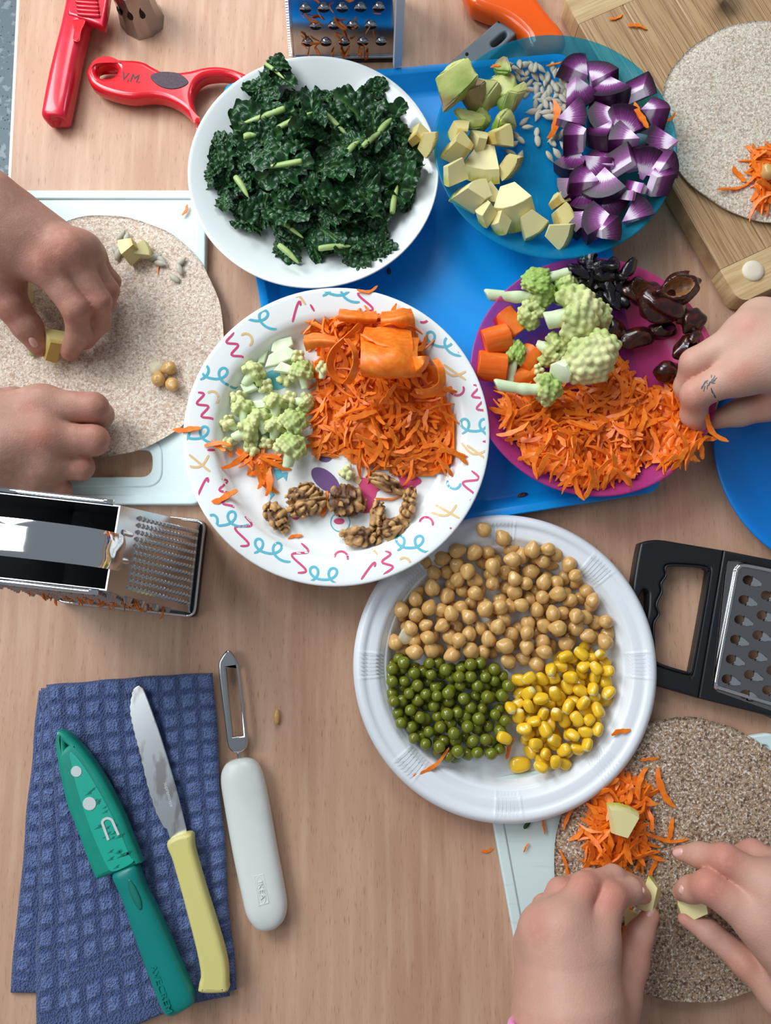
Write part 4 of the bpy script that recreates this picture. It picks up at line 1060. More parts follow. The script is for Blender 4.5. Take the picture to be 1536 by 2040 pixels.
w = W(1517, 361, TBz); item('chickpea', chick_me[3], w+[0, 0, .0105], (.6, .2, .9), .0052, 'chickpea resting on grated carrot on the grey-flecked tortilla', 'chickpea')

# ------------------------------------------------------------------ sunflower seeds
def P3c(pts): return cpx(pts, 840, 40, 2.844)
seeds = []
def scatter(poly, n, mind, rs):
    out = []; t = 0
    while len(out) < n and t < 6000:
        c = rand_in(poly, 1, rs)[0]; t += 1
        if all(np.hypot(c[0]-q[0], c[1]-q[1]) > mind for q in out): out.append(tuple(c))
    return out
rs = np.random.RandomState(5)
sd = scatter(poly_w(P3c([(480, 245), (560, 225), (650, 235), (675, 275), (640, 350), (600, 430), (560, 440), (505, 400), (420, 330)]), teal_plate), 34, .0036, rs)
sd += scatter(poly_w(P3c([(725, 240), (800, 240), (800, 330), (890, 380), (860, 480), (800, 540), (740, 580), (700, 560), (660, 560), (605, 545), (640, 470), (650, 420), (640, 360), (700, 330)]), teal_plate), 58, .0038, rs)
sd += [tuple(teal_plate.at(*p)[:2]) for p in P3c([(580, 580), (597, 620), (650, 645), (655, 685), (735, 706), (765, 760), (725, 780), (803, 730), (530, 660), (555, 682), (522, 715), (500, 757), (505, 797), (555, 785), (742, 680), (792, 650), (610, 1122), (395, 820)])]
for k, (x, y) in enumerate(sd):
    item('sunflower_seed', seed_me[k % 2], (x, y, float(teal_plate.z(x, y))+.0012+(.0016 if k % 3 == 0 else 0)), (rnd.uniform(-.25, .25), rnd.uniform(-.4, .4), rnd.uniform(0, 6.3)), .0051*rnd.uniform(.85, 1.1),
         'grey shelled sunflower seed scattered on the teal plate', 'sunflower seed', 'sunflower seeds on the teal plate')
for k, (px, py, a) in enumerate(((243, 470, .6), (255, 477, .2), (232, 500, -.6), (237, 509, .2), (247, 505, 1.3), (204, 522, 1.5), (213, 530, -.8), (322, 520, 2.2), (362, 523, .8), (359, 538, -.4), (348, 555, -.9), (312, 515, 1.2), (95, 633, 2.5), (322, 528, 1.8))):
    w = W(px, py, TAz); item('sunflower_seed', seed_me[k % 2], w+[0, 0, .0013+.0012*(k % 2)], (.1, .2, -a), .0052, 'grey shelled sunflower seed lying on the pale tortilla around the apple', 'sunflower seed', 'sunflower seeds on the pale tortilla')

# ------------------------------------------------------------------ wedges: apple and purple carrot
def wedge_mesh(name, mat, R, a, h, r0=0.0, bev=.0006, dome=0.0, seed=0, tilt=0.0, n=9):
    r = np.random.RandomState(seed); pts = []
    for z, s in ((-h/2, 1), (h/2, 1-dome)):
        for k in range(n):
            t = -a/2+a*k/(n-1); pts.append((R*s*math.cos(t)+tilt*z, R*s*math.sin(t), z))
        if r0 > 0:
            pts += [(r0*math.cos(-a/2), r0*math.sin(-a/2), z), (r0*math.cos(a/2), r0*math.sin(a/2), z)]
        else: pts.append((R*.02, 0, z))
    sk = r.uniform(-.16, .16, 2); pts = [(p[0]+r.uniform(-1, 1)*R*.008, p[1]+r.uniform(-1, 1)*R*.008, p[2]+r.uniform(-1, 1)*h*.01+(p[0]*sk[0]+p[1]*sk[1])*(1 if p[2] > 0 else -.5)) for p in pts]
    bm = bmesh.new(); vs = [bm.verts.new(p) for p in pts]; bmesh.ops.convex_hull(bm, input=vs)
    bmesh.ops.dissolve_limit(bm, angle_limit=.12, verts=bm.verts[:], edges=bm.edges[:])
    bmesh.ops.bevel(bm, geom=bm.edges[:], offset=bev, segments=2, affect='EDGES', clamp_overlap=True)
    bmesh.ops.recalc_face_normals(bm, faces=bm.faces[:])
    me = bpy.data.meshes.new(name); bm.to_mesh(me); bm.free(); me.materials.append(mat)
    me.polygons.foreach_set('use_smooth', [True]*len(me.polygons)); me.set_sharp_from_angle(angle=math.radians(35)); return me
pw = {'fan': wedge_mesh('purple_carrot_wedge', m_purple, PUR, 1.25, .011, seed=1), 'narrow': wedge_mesh('purple_carrot_wedge', m_purple, PUR, .85, .012, seed=2),
      'wide': wedge_mesh('purple_carrot_wedge', m_purple, PUR*1.05, 1.5, .010, seed=3), 'block': wedge_mesh('purple_carrot_wedge', m_purple, PUR, .8, .013, r0=PUR*.35, seed=4),
      'slab': wedge_mesh('purple_carrot_wedge', m_purple, PUR, .95, .0065, seed=5), 'thick': wedge_mesh('purple_carrot_wedge', m_purple, PUR*.95, 1.05, .016, seed=6)}
# kind, position, heading in the picture (degrees, from the apex outward), tilt about its heading / across, height level
PC = [('fan', 870, 275, 125, .25, .0, 0, 'dark-rimmed purple carrot fan at the top of the heap, beside sunflower seeds'),
 ('fan', 1000, 335, 60, -.5, .1, 0, 'purple carrot wedge with black skin at top right, second from the top'),
 ('wide', 1055, 425, 260, .35, -.3, 1, 'broad purple carrot wedge with white stripe in the second row, middle'),
 ('block', 1212, 435, 60, .9, .35, 0, 'purple carrot piece with white band near the upper right of the heap'),
 ('fan', 885, 450, 300, -.35, .3, 1, 'lilac purple carrot wedge just right of the main seed cluster'),
 ('thick', 850, 575, 10, .4, -.2, 1, 'pale lilac purple carrot wedge, pointed, beside the browned carrot strip'),
 ('wide', 1020, 570, 190, .1, .15, 1, 'wide purple carrot slice with white heart in the centre of the heap'),
 ('wide', 1160, 590, 65, .15, -.25, 2, 'tall purple carrot fan topmost at the centre, orange shred on it'),
 ('thick', 1285, 590, 20, -.6, .2, 0, 'dark purple carrot block at the right edge, third row'),
 ('block', 870, 705, 160, .3, .3, 1, 'purple carrot block with magenta end on the left edge of heap'),
 ('fan', 1005, 680, 215, .8, -.1, 1, 'white-topped purple carrot wedge below the central slice'),
 ('narrow', 1130, 690, 150, .2, .2, 2, 'lilac purple carrot corner tucked under the tall central fan'),
 ('fan', 1335, 725, 175, -.45, .25, 1, 'big dark purple carrot wedge reaching toward the right rim'),
 ('fan', 850, 835, 240, .45, -.1, 0, 'purple carrot fan with striped dark base on the left edge, mid height'),
 ('fan', 1010, 815, 130, .15, .25, 1, 'purple carrot wedge with pale centre in the middle of heap'),
 ('block', 1120, 845, 95, 1.1, .2, 1, 'deep purple skin-side-up carrot block, centre right'),
 ('slab', 1265, 815, 80, .3, -.7, 2, 'short white and lilac carrot stick standing up, right side'),
 ('block', 1205, 820, 90, 1.2, -.2, 1, 'wine-coloured carrot slice between dark block and white stick'),
 ('thick', 1318, 870, 40, 1.2, .1, 0, 'nearly black carrot piece low at the right rim'),
 ('fan', 905, 925, 150, .3, .2, 1, 'bright white-hearted carrot wedge at lower left of the heap'),
 ('wide', 1025, 965, 265, .5, .1, 1, 'broad carrot wedge with curved white band, lower middle'),
 ('slab', 1165, 1010, 85, .1, 1.05, 1, 'narrow upright carrot slice with purple cap, lower right'),
 ('slab', 1225, 965, 75, .1, 1.0, 1, 'upright pale carrot stick beside the narrow purple-capped slice'),
 ('block', 1310, 955, 30, -.5, .3, 0, 'small lilac-topped carrot cube at the right rim, lower side'),
 ('narrow', 838, 985, 195, .4, .2, 0, 'slim carrot wedge on the lower left, partly under a white one'),
 ('narrow', 915, 1060, 250, .5, -.2, 0, 'grey-violet carrot piece low in the heap, left of centre'),
 ('fan', 1065, 1065, 310, .2, .15, 0, 'carrot wedge with round white core near the bottom of heap'),
 ('wide', 985, 1155, 170, .2, .2, 1, 'speckled violet carrot wedge at the bottom, leaning on a dark slice'),
 ('slab', 1215, 1095, 35, -.2, -.5, 0, 'lone lilac carrot slice at the lower right rim'),
 ('block', 1010, 1215, 25, 1.0, .1, 0, 'dark-skinned carrot slice at the very bottom of the heap'),
 ('narrow', 895, 1170, 200, .4, .2, 0, 'violet carrot piece at the bottom left beside apple'),
 ('fan', 1100, 760, 20, .2, .3, 0, 'purple carrot wedge buried under the centre of the heap'),
 ('thick', 960, 870, 330, .6, .3, 0, 'purple carrot wedge buried left of the centre')]
for kind, x, y, hd_, ta, tb, lev, lab in PC:
    px, py = P3c([(x, y)])[0]; me = pw[kind]; R = PUR
    w = teal_plate.at(px, py, .006+.009*lev); a = math.radians(hd_)
    # the apex lies half a radius behind the piece's middle
    ta *= .75; E = (Matrix.Rotation(a, 4, 'Z') @ Matrix.Rotation(tb, 4, 'Y') @ Matrix.Rotation(ta, 4, 'X'))
    o = bpy.data.objects.new('purple_carrot_wedge', me); COL.objects.link(o)
    off = E @ Vector((R*.58, 0, 0)); o.matrix_basis = Matrix.Translation(Vector((w[0]-off[0], w[1]-off[1], w[2]))) @ E
    seat(o, float(teal_plate.z(w[0], w[1]))+.0005+.0085*lev); tag(o, lab, 'carrot piece', 'purple carrot wedges on the teal plate')
px, py = 1420, 10; w = W(px, py, BZ)
o = item('purple_carrot_wedge', pw['narrow'], w+[-.006, -.006, .008], (.7, .2, .8), .95, 'stray purple carrot wedge on the bamboo board above the tortilla', 'carrot piece', None, BZ+.0004)

ap = {'q': wedge_mesh('apple_chunk', m_apple, APR, .75, .016, r0=APR*.42, bev=.0020, dome=.10, seed=11), 'w': wedge_mesh('apple_chunk', m_apple, APR, .62, .020, r0=APR*.38, bev=.0018, dome=.12, seed=12),
      'b': wedge_mesh('apple_chunk', m_appleb, APR, .58, .017, r0=APR*.45, bev=.0018, dome=.10, seed=13), 'big': wedge_mesh('apple_chunk', m_apple, APR, 1.0, .019, r0=APR*.30, bev=.0026, dome=.22, seed=14),
      'thin': wedge_mesh('apple_chunk', m_appleb, APR, .85, .009, r0=APR*.55, bev=.0014, dome=.08, seed=15), 'pt': wedge_mesh('apple_chunk', m_apple, APR, .80, .011, r0=APR*.36, bev=.0012, dome=.14, seed=16)}
apple_data = {'R': APR}
def apple(kind, px, py, deg, ta, tb, sc, at, lab, lift=0.0, group=None):
    sc = sc*.86; me = ap[kind]; w = at(px, py); a = math.radians(deg)
    E = Matrix.Rotation(a, 4, 'Z') @ Matrix.Rotation(tb, 4, 'Y') @ Matrix.Rotation(ta, 4, 'X') @ Matrix.Diagonal((sc, sc, sc, 1))
    off = E @ Vector((APR*.72, 0, 0)); o = bpy.data.objects.new('apple_chunk', me); COL.objects.link(o)
    o.matrix_basis = Matrix.Translation(Vector((w[0]-off[0], w[1]-off[1], w[2]))) @ E; seat(o, w[2]+lift+.0003); WLOC[o] = np.array(o.location)
    return tag(o, lab, 'apple chunk', group)
G = 'apple chunks on the teal plate'
for kind, x, y, deg, ta, tb, sc, lab in [
 ('b', 205, 690, 100, .3, .3, .78, 'apple chunk wedged behind others directly under the avocado'),
 ('b', 192, 785, 150, .5, -.3, .98, 'apple chunk with browned edge at the left rim, upper row'),
 ('w', 315, 730, 95, .2, .5, .88, 'apple chunk with brown rim in the middle of upper apple row'),
 ('b', 432, 725, 20, .6, .2, .98, 'squarish apple chunk with browned side beside the sunflower seeds'),
 ('w', 165, 915, 200, .9, .1, .9, 'apple chunk pressed against the left rim, half in shade'),
 ('pt', 332, 870, 255, .1, -.15, 1.35, 'large smooth pale apple chunk in the second row'),
 ('thin', 482, 878, 320, .9, .1, .82, 'long bruised apple slice pointing at the middle of the plate'),
 ('big', 268, 1020, 130, .4, -.1, 1.0, 'big domed apple chunk at the lower left rim'),
 ('q', 380, 1045, 30, .2, .4, 1.0, 'flat-sided apple chunk behind the largest domed one'),
 ('w', 345, 1142, 220, .6, .3, .72, 'small apple cube at the rim below the domed chunk'),
 ('big', 500, 1145, 280, .15, -.15, 1.22, 'largest round pale apple chunk on the lower rim'),
 ('w', 430, 1195, 240, .9, .1, .7, 'apple chunk mostly hidden under the largest one at the rim'),
 ('q', 615, 1210, 310, .3, .35, 1.02, 'apple chunk right of the largest one at the rim'),
 ('b', 764, 1058, 45, .3, .3, .66, 'small lone apple cube with browned top near the plate middle'),
 ('thin', 786, 1170, 20, .3, .1, .95, 'long apple piece with rusty upper edge beside the purple carrot'),
 ('pt', 775, 1265, 340, .6, .1, .95, 'pale apple wedge at the lowest point of the teal plate')]:
    px, py = P3c([(x, y)])[0]; apple(kind, px, py, deg, ta, tb, sc, teal_plate.at, lab, 0, G)
wat = lambda z: (lambda px, py: W(px, py, z))
apple('b', 268, 512, 200, .2, .3, .80, wat(TAz), 'apple chunk left half with brown line, upright among seeds on tortilla')
apple('w', 292, 508, 20, .2, .2, .72, wat(TAz), 'green-skinned apple chunk right half, touching its browned twin on tortilla')
apple('w', 57, 586, 120, .2, .2, .80, wat(TAz), 'apple chunk on the pale tortilla seen between thumb and finger')
apple('pt', 1226, 1616, 75, .1, .1, .98, wat(TCz), 'pale apple wedge lying on grated carrot on the brown tortilla', .011)
def kale_at(px, py): return W(px, py, kale_plate.base+.018)
apple('b', 832, 286, 60, .5, .2, .7, kale_at, 'apple chunk on the right edge of the kale heap, upper of two', .0)
apple('thin', 849, 307, 340, .7, .2, .78, kale_at, 'green-skinned apple slice at the rim of the kale plate, lower of two', .002)

# ------------------------------------------------------------------ avocado
def avo_mesh(seed, R, brown):
    r = np.random.RandomState(seed); pts = []
    for k in range(11):
        d = r.normal(size=3); d /= np.abs(d).max()**.75*np.linalg.norm(d)**.25; pts.append(tuple(d*np.array(R)*r.uniform(.8, 1.0)))
    bm = bmesh.new(); vs = [bm.verts.new(p) for p in pts]; bmesh.ops.convex_hull(bm, input=vs); bmesh.ops.dissolve_limit(bm, angle_limit=.25, verts=bm.verts[:], edges=bm.edges[:])
    bmesh.ops.bevel(bm, geom=bm.edges[:], offset=.0012, segments=2, affect='EDGES', clamp_overlap=True); bmesh.ops.triangulate(bm, faces=bm.faces[:])
    bmesh.ops.subdivide_edges(bm, edges=[e for e in bm.edges if e.calc_length() > .004], cuts=3, use_grid_fill=True); bmesh.ops.triangulate(bm, faces=bm.faces[:]); bmesh.ops.recalc_face_normals(bm, faces=bm.faces[:])
    me = bpy.data.meshes.new('avocado_chunk'); bm.normal_update(); V = np.array([tuple(v.co) for v in bm.verts]); Nn = np.array([tuple(v.normal) for v in bm.verts]); F = [tuple(v.index for v in f.verts) for f in bm.faces]; bm.free()
    V = V+Nn*(wav(V, 420, seed)*.0006+wav(V, 1000, seed+1)*.0003)[:, None]
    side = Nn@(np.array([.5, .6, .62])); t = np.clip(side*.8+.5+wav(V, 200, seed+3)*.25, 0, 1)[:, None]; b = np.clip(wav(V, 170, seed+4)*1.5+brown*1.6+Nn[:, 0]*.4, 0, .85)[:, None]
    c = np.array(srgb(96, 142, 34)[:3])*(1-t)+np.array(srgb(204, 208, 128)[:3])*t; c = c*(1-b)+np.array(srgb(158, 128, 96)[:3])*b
    return mesh_data('avocado_chunk', V, F, m_avo, True, c, 32)
for (x, y, R, br, rz, tz, lift, lab) in [
 (190, 430, (.019, .016, .013), .25, .4, .3, .002, 'largest avocado chunk, browned, at the upper left rim'),
 (300, 440, (.0130, .0145, .012), .35, 1.2, .2, .004, 'browned avocado chunk between the largest one and the orange shred'),
 (385, 445, (.0125, .0135, .012), .55, .2, .1, .005, 'brown-faced avocado cube with a carrot crumb on top'),
 (455, 385, (.0145, .0100, .009), -.7, 2.2, .4, .003, 'smooth bright green avocado slice above the seeds'),
 (500, 480, (.0125, .0130, .010), -1.0, .1, .2, .001, 'vivid green avocado chunk nearest the plate middle'),
 (250, 580, (.0170, .0100, .008), -.8, .2, .1, .0, 'soft mashed green avocado piece below the browned chunks'),
 (335, 560, (.0110, .0090, .008), -.6, .9, .1, .0, 'small ragged avocado piece right of the mashed one'),
 (490, 300, (.0105, .0120, .009), .0, .6, .2, .001, 'greyish avocado piece half buried in sunflower seeds'),
 (465, 615, (.0130, .0105, .009), -.3, .9, .5, .001, 'avocado piece with seeds stuck to it, above the apple')]:
    px, py = P3c([(x, y)])[0]; w = teal_plate.at(px, py, .006)
    item('avocado_chunk', avo_mesh(int(x), R, br), w, (tz, .2, rz), 1, lab, 'avocado chunk', 'avocado chunks on the teal plate', w[2]+.0002+lift)

# ------------------------------------------------------------------ grated carrot
def shred_mesh(seed):
    r = np.random.RandomState(seed); n = 9; L = r.uniform(.011, .025); w = r.uniform(.0007, .0016) if seed % 4 else .0017; th = r.uniform(.00035, .0007); cv = r.uniform(-1, 1)*32; up = r.uniform(-1, 1)*14; tw = r.uniform(-1, 1)*1.2; V = []; F = []
    for i in range(n):
        t = i/(n-1)-.5; x = t*L; y = cv*x*x+.0003*math.sin(9*t+seed); z = up*x*x; ww = w*(1-(2*abs(t))**5*.65)*(1+.22*math.sin(17*t+seed*2)); a = tw*t
        for s, q in ((1, 1), (1, -1), (-1, -1), (-1, 1)): V.append((x, y+s*ww*math.cos(a)-q*th*math.sin(a), z+s*ww*math.sin(a)+q*th*math.cos(a)*(1-(2*abs(t))**4*.6)))
    for i in range(n-1):
        for k in range(4): F.append((i*4+k, i*4+(k+1) % 4, (i+1)*4+(k+1) % 4, (i+1)*4+k))
    F += [(3, 2, 1, 0), tuple((n-1)*4+k for k in range(4))]
    return mesh_data('carrot_shred', V, F, m_carrot, True, None, 50)
shreds = [shred_mesh(s) for s in range(12)]
sh_np = []
for me in shreds:
    V = np.zeros(len(me.vertices)*3); me.vertices.foreach_get('co', V); sh_np.append((V.reshape(-1, 3), [tuple(p.vertices) for p in me.polygons]))
def carrot_heap(poly, zf, hmax, slope, n_ind, n_stuff, label, stuff_label, group, seed, cover=True, sc=1.0):
    rs = np.random.RandomState(seed); poly = np.array(poly)
    ph = rs.uniform(0, 6, 8)
    def H(P):
        d = edgedist(P, poly); h = hmax*(1-np.exp(-d*slope/hmax)); q = np.concatenate([P, np.zeros((len(P), 1))], 1)
        return np.maximum(h*(1+.28*wav(q, 190, seed)+.12*wav(q, 420, seed+1)), .0004)
    mb = MB()
    if cover:
        lo, hi = poly.min(0)-.002, poly.max(0)+.002; g = .0022; nx, ny = int((hi[0]-lo[0])/g)+1, int((hi[1]-lo[1])/g)+1
        xs, ys = np.meshgrid(lo[0]+g*np.arange(nx), lo[1]+g*np.arange(ny), indexing='ij'); P = np.stack([xs.ravel(), ys.ravel()], 1)
        ins = inpoly(P, poly); h = np.where(ins, H(P)*.58, 0); q = np.concatenate([P, np.zeros((len(P), 1))], 1); h = h+np.where(ins, .0012*wav(q, 1300, seed+5), 0)
        zb_ = np.max([zf(P[:, 0]+a, P[:, 1]+b) for a in (-g, 0, g) for b in (-g, 0, g)], axis=0); Vz = np.stack([P[:, 0], P[:, 1], zb_+.0006+np.maximum(h, 0)], 1); F = []
        I = ins.reshape(nx, ny)
        for i in range(nx-1):
            for j in range(ny-1):
                if I[i:i+2, j:j+2].all(): F.append((i*ny+j, (i+1)*ny+j, (i+1)*ny+j+1, i*ny+j+1))
        mb.add(Vz, F)
    def pose(P):
        p = P[None]; h0 = H(p)[0]; e = .004
        gx = (H(p+[[e, 0]])[0]-h0)/e; gy = (H(p+[[0, e]])[0]-h0)/e
        yaw = rs.uniform(0, 6.28); up = Vector((-gx*.6+rs.normal()*.28, -gy*.6+rs.normal()*.28, 1)).normalized()
        R = up.to_track_quat('Z', 'Y').to_matrix().to_4x4() @ Matrix.Rotation(yaw, 4, 'Z')
        return h0, R
    st = rand_in(poly, n_stuff*2+1, rs); st = st[edgedist(st, poly) > .0008][:n_stuff]
    for P in st:
        h0, R = pose(P); z = float(zf(P[0], P[1]))+.001+h0*rs.uniform(.35, .95); A = np.array(Matrix.Translation((P[0], P[1], z)) @ R @ Matrix.Diagonal((sc, sc, sc, 1)))
        V, F = sh_np[rs.randint(12)]; V = V@A[:3, :3].T+A[:3, 3]; V[:, 2] += max(0, -(V[:, 2]-zf(V[:, 0], V[:, 1])).min()+.0003); mb.add(V, F)
    if mb.V: tag(mb.mk('grated_carrot', m_carrot, None, True, 50), stuff_label, 'grated carrot', None, 'stuff')
    cand = rand_in(poly, n_ind*4, rs); cand = cand[edgedist(cand, poly) > (.0025 if cover else .001)][:n_ind]
    for P in cand:
        h0, R = pose(P); z = float(zf(P[0], P[1]))+.0012+h0*rs.uniform(.92, 1.08)
        k = rs.randint(12); o = bpy.data.objects.new('carrot_shred', shreds[k]); COL.objects.link(o)
        s = sc*rs.uniform(.9, 1.25); A = np.array(R)[:3, :3]*s; V = sh_np[k][0]@A.T+np.array([P[0], P[1], z]); z += max(0, -(V[:, 2]-zf(V[:, 0], V[:, 1])).min()+.0003); o.matrix_basis = Matrix.Translation((P[0], P[1], z)) @ R @ Matrix.Diagonal((s, s, s, 1)); tag(o, label, 'carrot shred', group)
def P5(pts): return cpx(pts, 920, 480, 2.494)
carrot_heap(poly_w(P5([(790, 590), (850, 660), (900, 720), (990, 730), (1060, 700), (1090, 760), (1110, 880), (1160, 960), (1215, 985), (1180, 1050), (1080, 1100), (980, 1120), (900, 1110), (880, 1180), (800, 1200), (720, 1200), (640, 1245), (500, 1210), (400, 1150),
    (300, 1090), (290, 1030), (230, 970), (190, 900), (170, 820), (200, 740), (300, 690), (400, 700), (560, 760), (680, 700), (720, 640)]), pink_plate), pink_plate.z, .019, .95, 118, 420,
    'shred in the long grated carrot heap filling the lower half of the magenta plate', 'heap of grated carrot filling the lower half of the magenta plate', 'carrot shreds on the magenta plate', 31)
carrot_heap(poly_w([P4(*p) for p in [(600, 250), (700, 230), (850, 200), (1000, 200), (1110, 200), (1140, 320), (1190, 420), (1250, 480), (1270, 600), (1310, 680), (1310, 850), (1290, 950), (1180, 1000), (1050, 980), (950, 960), (820, 930), (760, 880), (640, 900), (620, 780), (630, 660), (640, 560), (660, 430), (620, 350)]], conf_plate),
    conf_plate.z, .022, 1.0, 104, 380, 'shred in the big grated carrot heap on the confetti plate', 'big heap of grated carrot on the right of the confetti plate', 'carrot shreds on the confetti plate', 41)
carrot_heap(poly_w([P4(*p) for p in [(160, 820), (230, 830), (330, 870), (420, 850), (470, 880), (470, 930), (430, 1000), (390, 1030), (350, 960), (290, 940), (220, 920), (180, 870)]], conf_plate), conf_plate.z, .005, .6, 26, 0,
    'thin carrot shred lying loose left of the white stalked floret on confetti plate', None, 'loose carrot shreds on the confetti plate', 43, False)
def PE(pts): return cpx(pts, 960, 1420, 2.667)
carrot_heap(poly_w(PE([(720, 290), (780, 330), (860, 330), (920, 400), (880, 480), (910, 560), (840, 590), (860, 660), (900, 700), (840, 780), (720, 820), (600, 820), (560, 780), (540, 680), (460, 640), (560, 600), (560, 480), (600, 400), (670, 350)]), None, TCz),
    lambda x, y: TCz-.0005+0*np.asarray(x), .010, .7, 34, 110, 'shred in the grated carrot heap on the brown tortilla', 'small heap of grated carrot on the brown tortilla', 'carrot shreds on the brown tortilla', 51)
def PB(pts): return cpx(pts, 1100, 0, 3.188)
carrot_heap(poly_w(PB([(1230, 980), (1300, 930), (1400, 900), (1600, 960), (1600, 1200), (1420, 1260), (1330, 1380), (1260, 1310), (1290, 1210), (1250, 1130), (1240, 1060)]), None, TBz), lambda x, y: TBz-.0005+0*np.asarray(x), .008, .6, 20, 44,
    'shred in the grated carrot patch on the grey-flecked tortilla', 'patch of grated carrot on the grey-flecked tortilla', 'carrot shreds on the grey-flecked tortilla', 61)
def shred_at(w, yaw, lab, sc=1.0, k=None, grp=None, tilt=0.0):
    o = bpy.data.objects.new('carrot_shred', shreds[rnd.randrange(12) if k is None else k]); COL.objects.link(o)
    o.matrix_basis = M4((w[0], w[1], w[2]), (tilt, .05, yaw), sc); seat(o, w[2]+.0002); tag(o, lab, 'carrot shred', grp)
for px, py, z, yaw, sc, lab in [
 (371, 420, TA, 1.2, .7, 'carrot shred alone on the slotted white board, top right corner'), (1270, 54, BZ, -.2, .9, 'carrot shred alone on the bamboo board, nearer the tortilla'), (1228, 38, BZ, .4, .5, 'tiny carrot crumb on the bamboo board pale strip'),
 (1082, 1637, .006, 1.6, .9, 'carrot shred alone on the white board under the ribbed plate'), (1047, 1688, .006, 1.0, .4, 'tiny carrot crumb on the white board left of tortilla'), (971, 1695, 0, .2, .6, 'carrot crumb on bare table left of the lower board'),
 (316, 534, TAz, 1.3, .45, 'short carrot crumb beside the apple pair on the pale tortilla'), (1293, 1512, TCz, .1, .7, 'carrot bit alone near top of the brown tortilla'),
 (1316, 1572, TCz, -1.2, 1.2, 'carrot shred pointing down, right of the heap on brown tortilla'), (1322, 1672, TCz, -.2, 1.4, 'long carrot shred reaching right from the heap on brown tortilla'), (1336, 1652, TCz, 1.3, .8, 'curled carrot shred above the long one, brown tortilla'),
 (1300, 1728, TCz, 1.1, .9, 'carrot shred between heap and pinching hands, brown tortilla'), (1126, 1722, TCz, -1.3, 1.2, 'carrot shred at the left edge of brown tortilla above the hand'), (1135, 1612, TCz, .9, 1.1, 'carrot shred at the left edge of brown tortilla below the ribbed plate'),
 (1475, 624, 0, 1.4, .8, 'carrot shred on the table below the bamboo board corner'), (1470, 350, TBz, -.9, 1.2, 'carrot shred pointing up left of the patch, grey-flecked tortilla'), (1462, 378, TBz, .2, 1.2, 'level carrot shred left of the patch, grey-flecked tortilla')]:
    shred_at(W(px, py, z), yaw, lab, sc)
for px, py, yaw, sc, pl, lab in [
 (373, 857, .1, 1.0, conf_plate, 'carrot shred on the left rim of the confetti plate'), (447, 992, .5, 1.1, conf_plate, 'carrot shred on the lower left rim of the confetti plate'), (648, 1005, 1.4, 1.0, conf_plate, 'upright carrot shred between two walnuts'),
 (775, 995, .1, .9, conf_plate, 'carrot shred among walnuts under the petal print'), (588, 1068, .2, .9, conf_plate, 'carrot shred below the leftmost walnut'), (733, 582, .2, .6, conf_plate, 'carrot crumb on the top rim of the confetti plate'),
 (860, 1527, .6, 1.5, dispo_plate, 'carrot shred on the lower left rim of the ribbed plate'), (1236, 1456, .2, 1.2, dispo_plate, 'carrot shred on the right rim of the ribbed plate'),
 (1332, 240, .5, .6, teal_plate, 'carrot crumb on the right rim of the teal plate'), (1114, 115, .4, .8, teal_plate, 'carrot bit above the sunflower seeds on the teal plate')]:
    w = pl.at(px, py); shred_at(w, yaw, lab, sc)
w = teal_plate.at(1106, 250); shred_at(w+[0, 0, .004], 1.4, 'browned carrot strip among the sunflower seeds', 1.4)
w = teal_plate.at(1248, 286); shred_at(w+[0, 0, .030], -1.1, 'carrot shred lying on top of the purple carrot', 1.1)
w = teal_plate.at(978, 181); shred_at(w+[0, 0, .025], .1, 'carrot crumb on the brown-faced avocado cube', .7)
w = dispo_plate.at(1011, 1487); shred_at(w+[0, 0, .006], 1.2, 'carrot bit between the peas and sweetcorn', .9)
w = W(1416, 858, .045); shred_at(w, -1.0, 'carrot shred held between tattooed finger and thumb', 1.0)
# broad peeled ribbons on the confetti plate
def sheet(rows, lab, seed, wave=.0008):
    G_ = np.array([[list(W(*P4(p[0], p[1]), p[2]+conf_plate.base)) for p in row] for row in rows]); R_ = np.array([catmull(r, 10) for r in G_]); C_ = np.array([catmull(R_[:, k], 8) for k in range(R_.shape[1])])
    nu, nv = C_.shape[:2]; P = C_.reshape(-1, 3).copy(); e = np.abs(np.linspace(-1, 1, nv))**6
    P[:, 2] += (wav(P, 330, seed)*wave+np.tile(e, nu)*wav(P, 700, seed+2)*wave*1.2); Q = C_*0; 
    F = [(i*nv+j, (i+1)*nv+j, (i+1)*nv+j+1, i*nv+j+1) for i in range(nu-1) for j in range(nv-1)]
    N_ = normals(P, F); P2 = P-N_*.0007; n = len(P); F2 = [tuple(k+n for k in f[::-1]) for f in F]
    rim = [(i*nv) for i in range(nu)]+[(nu-1)*nv+j for j in range(1, nv)]+[i*nv+nv-1 for i in range(nu-2, -1, -1)]+[j for j in range(nv-2, 0, -1)]; m = len(rim)
    F3 = [(rim[k], rim[k]+n, rim[(k+1) % m]+n, rim[(k+1) % m]) for k in range(m)]
    o = mk('carrot_ribbon', np.concatenate([P, P2]), F+F2+F3, m_carrot, None, True, None, 60); return tag(o, lab, 'carrot ribbon', 'carrot ribbons on the confetti plate')
sheet([[(858, 300, .040), (960, 330, .046), (1060, 320, .044), (1140, 320, .038)], [(862, 380, .050), (960, 410, .056), (1060, 410, .054), (1130, 400, .048)], [(860, 460, .050), (960, 490, .053), (1060, 500, .052), (1150, 490, .048)], [(866, 500, .036), (960, 508, .036), (1060, 508, .036), (1150, 495, .038)]],
      'widest folded carrot ribbon with scalloped edge at the top of the heap', 3)
sheet([[(880, 275, .034), (980, 270, .036), (1100, 290, .036)], [(870, 300, .047), (980, 345, .05), (1110, 360, .048)], [(862, 310, .046), (960, 360, .052), (1105, 400, .05)]], 'upper flap of carrot ribbon folded over the widest one', 5)
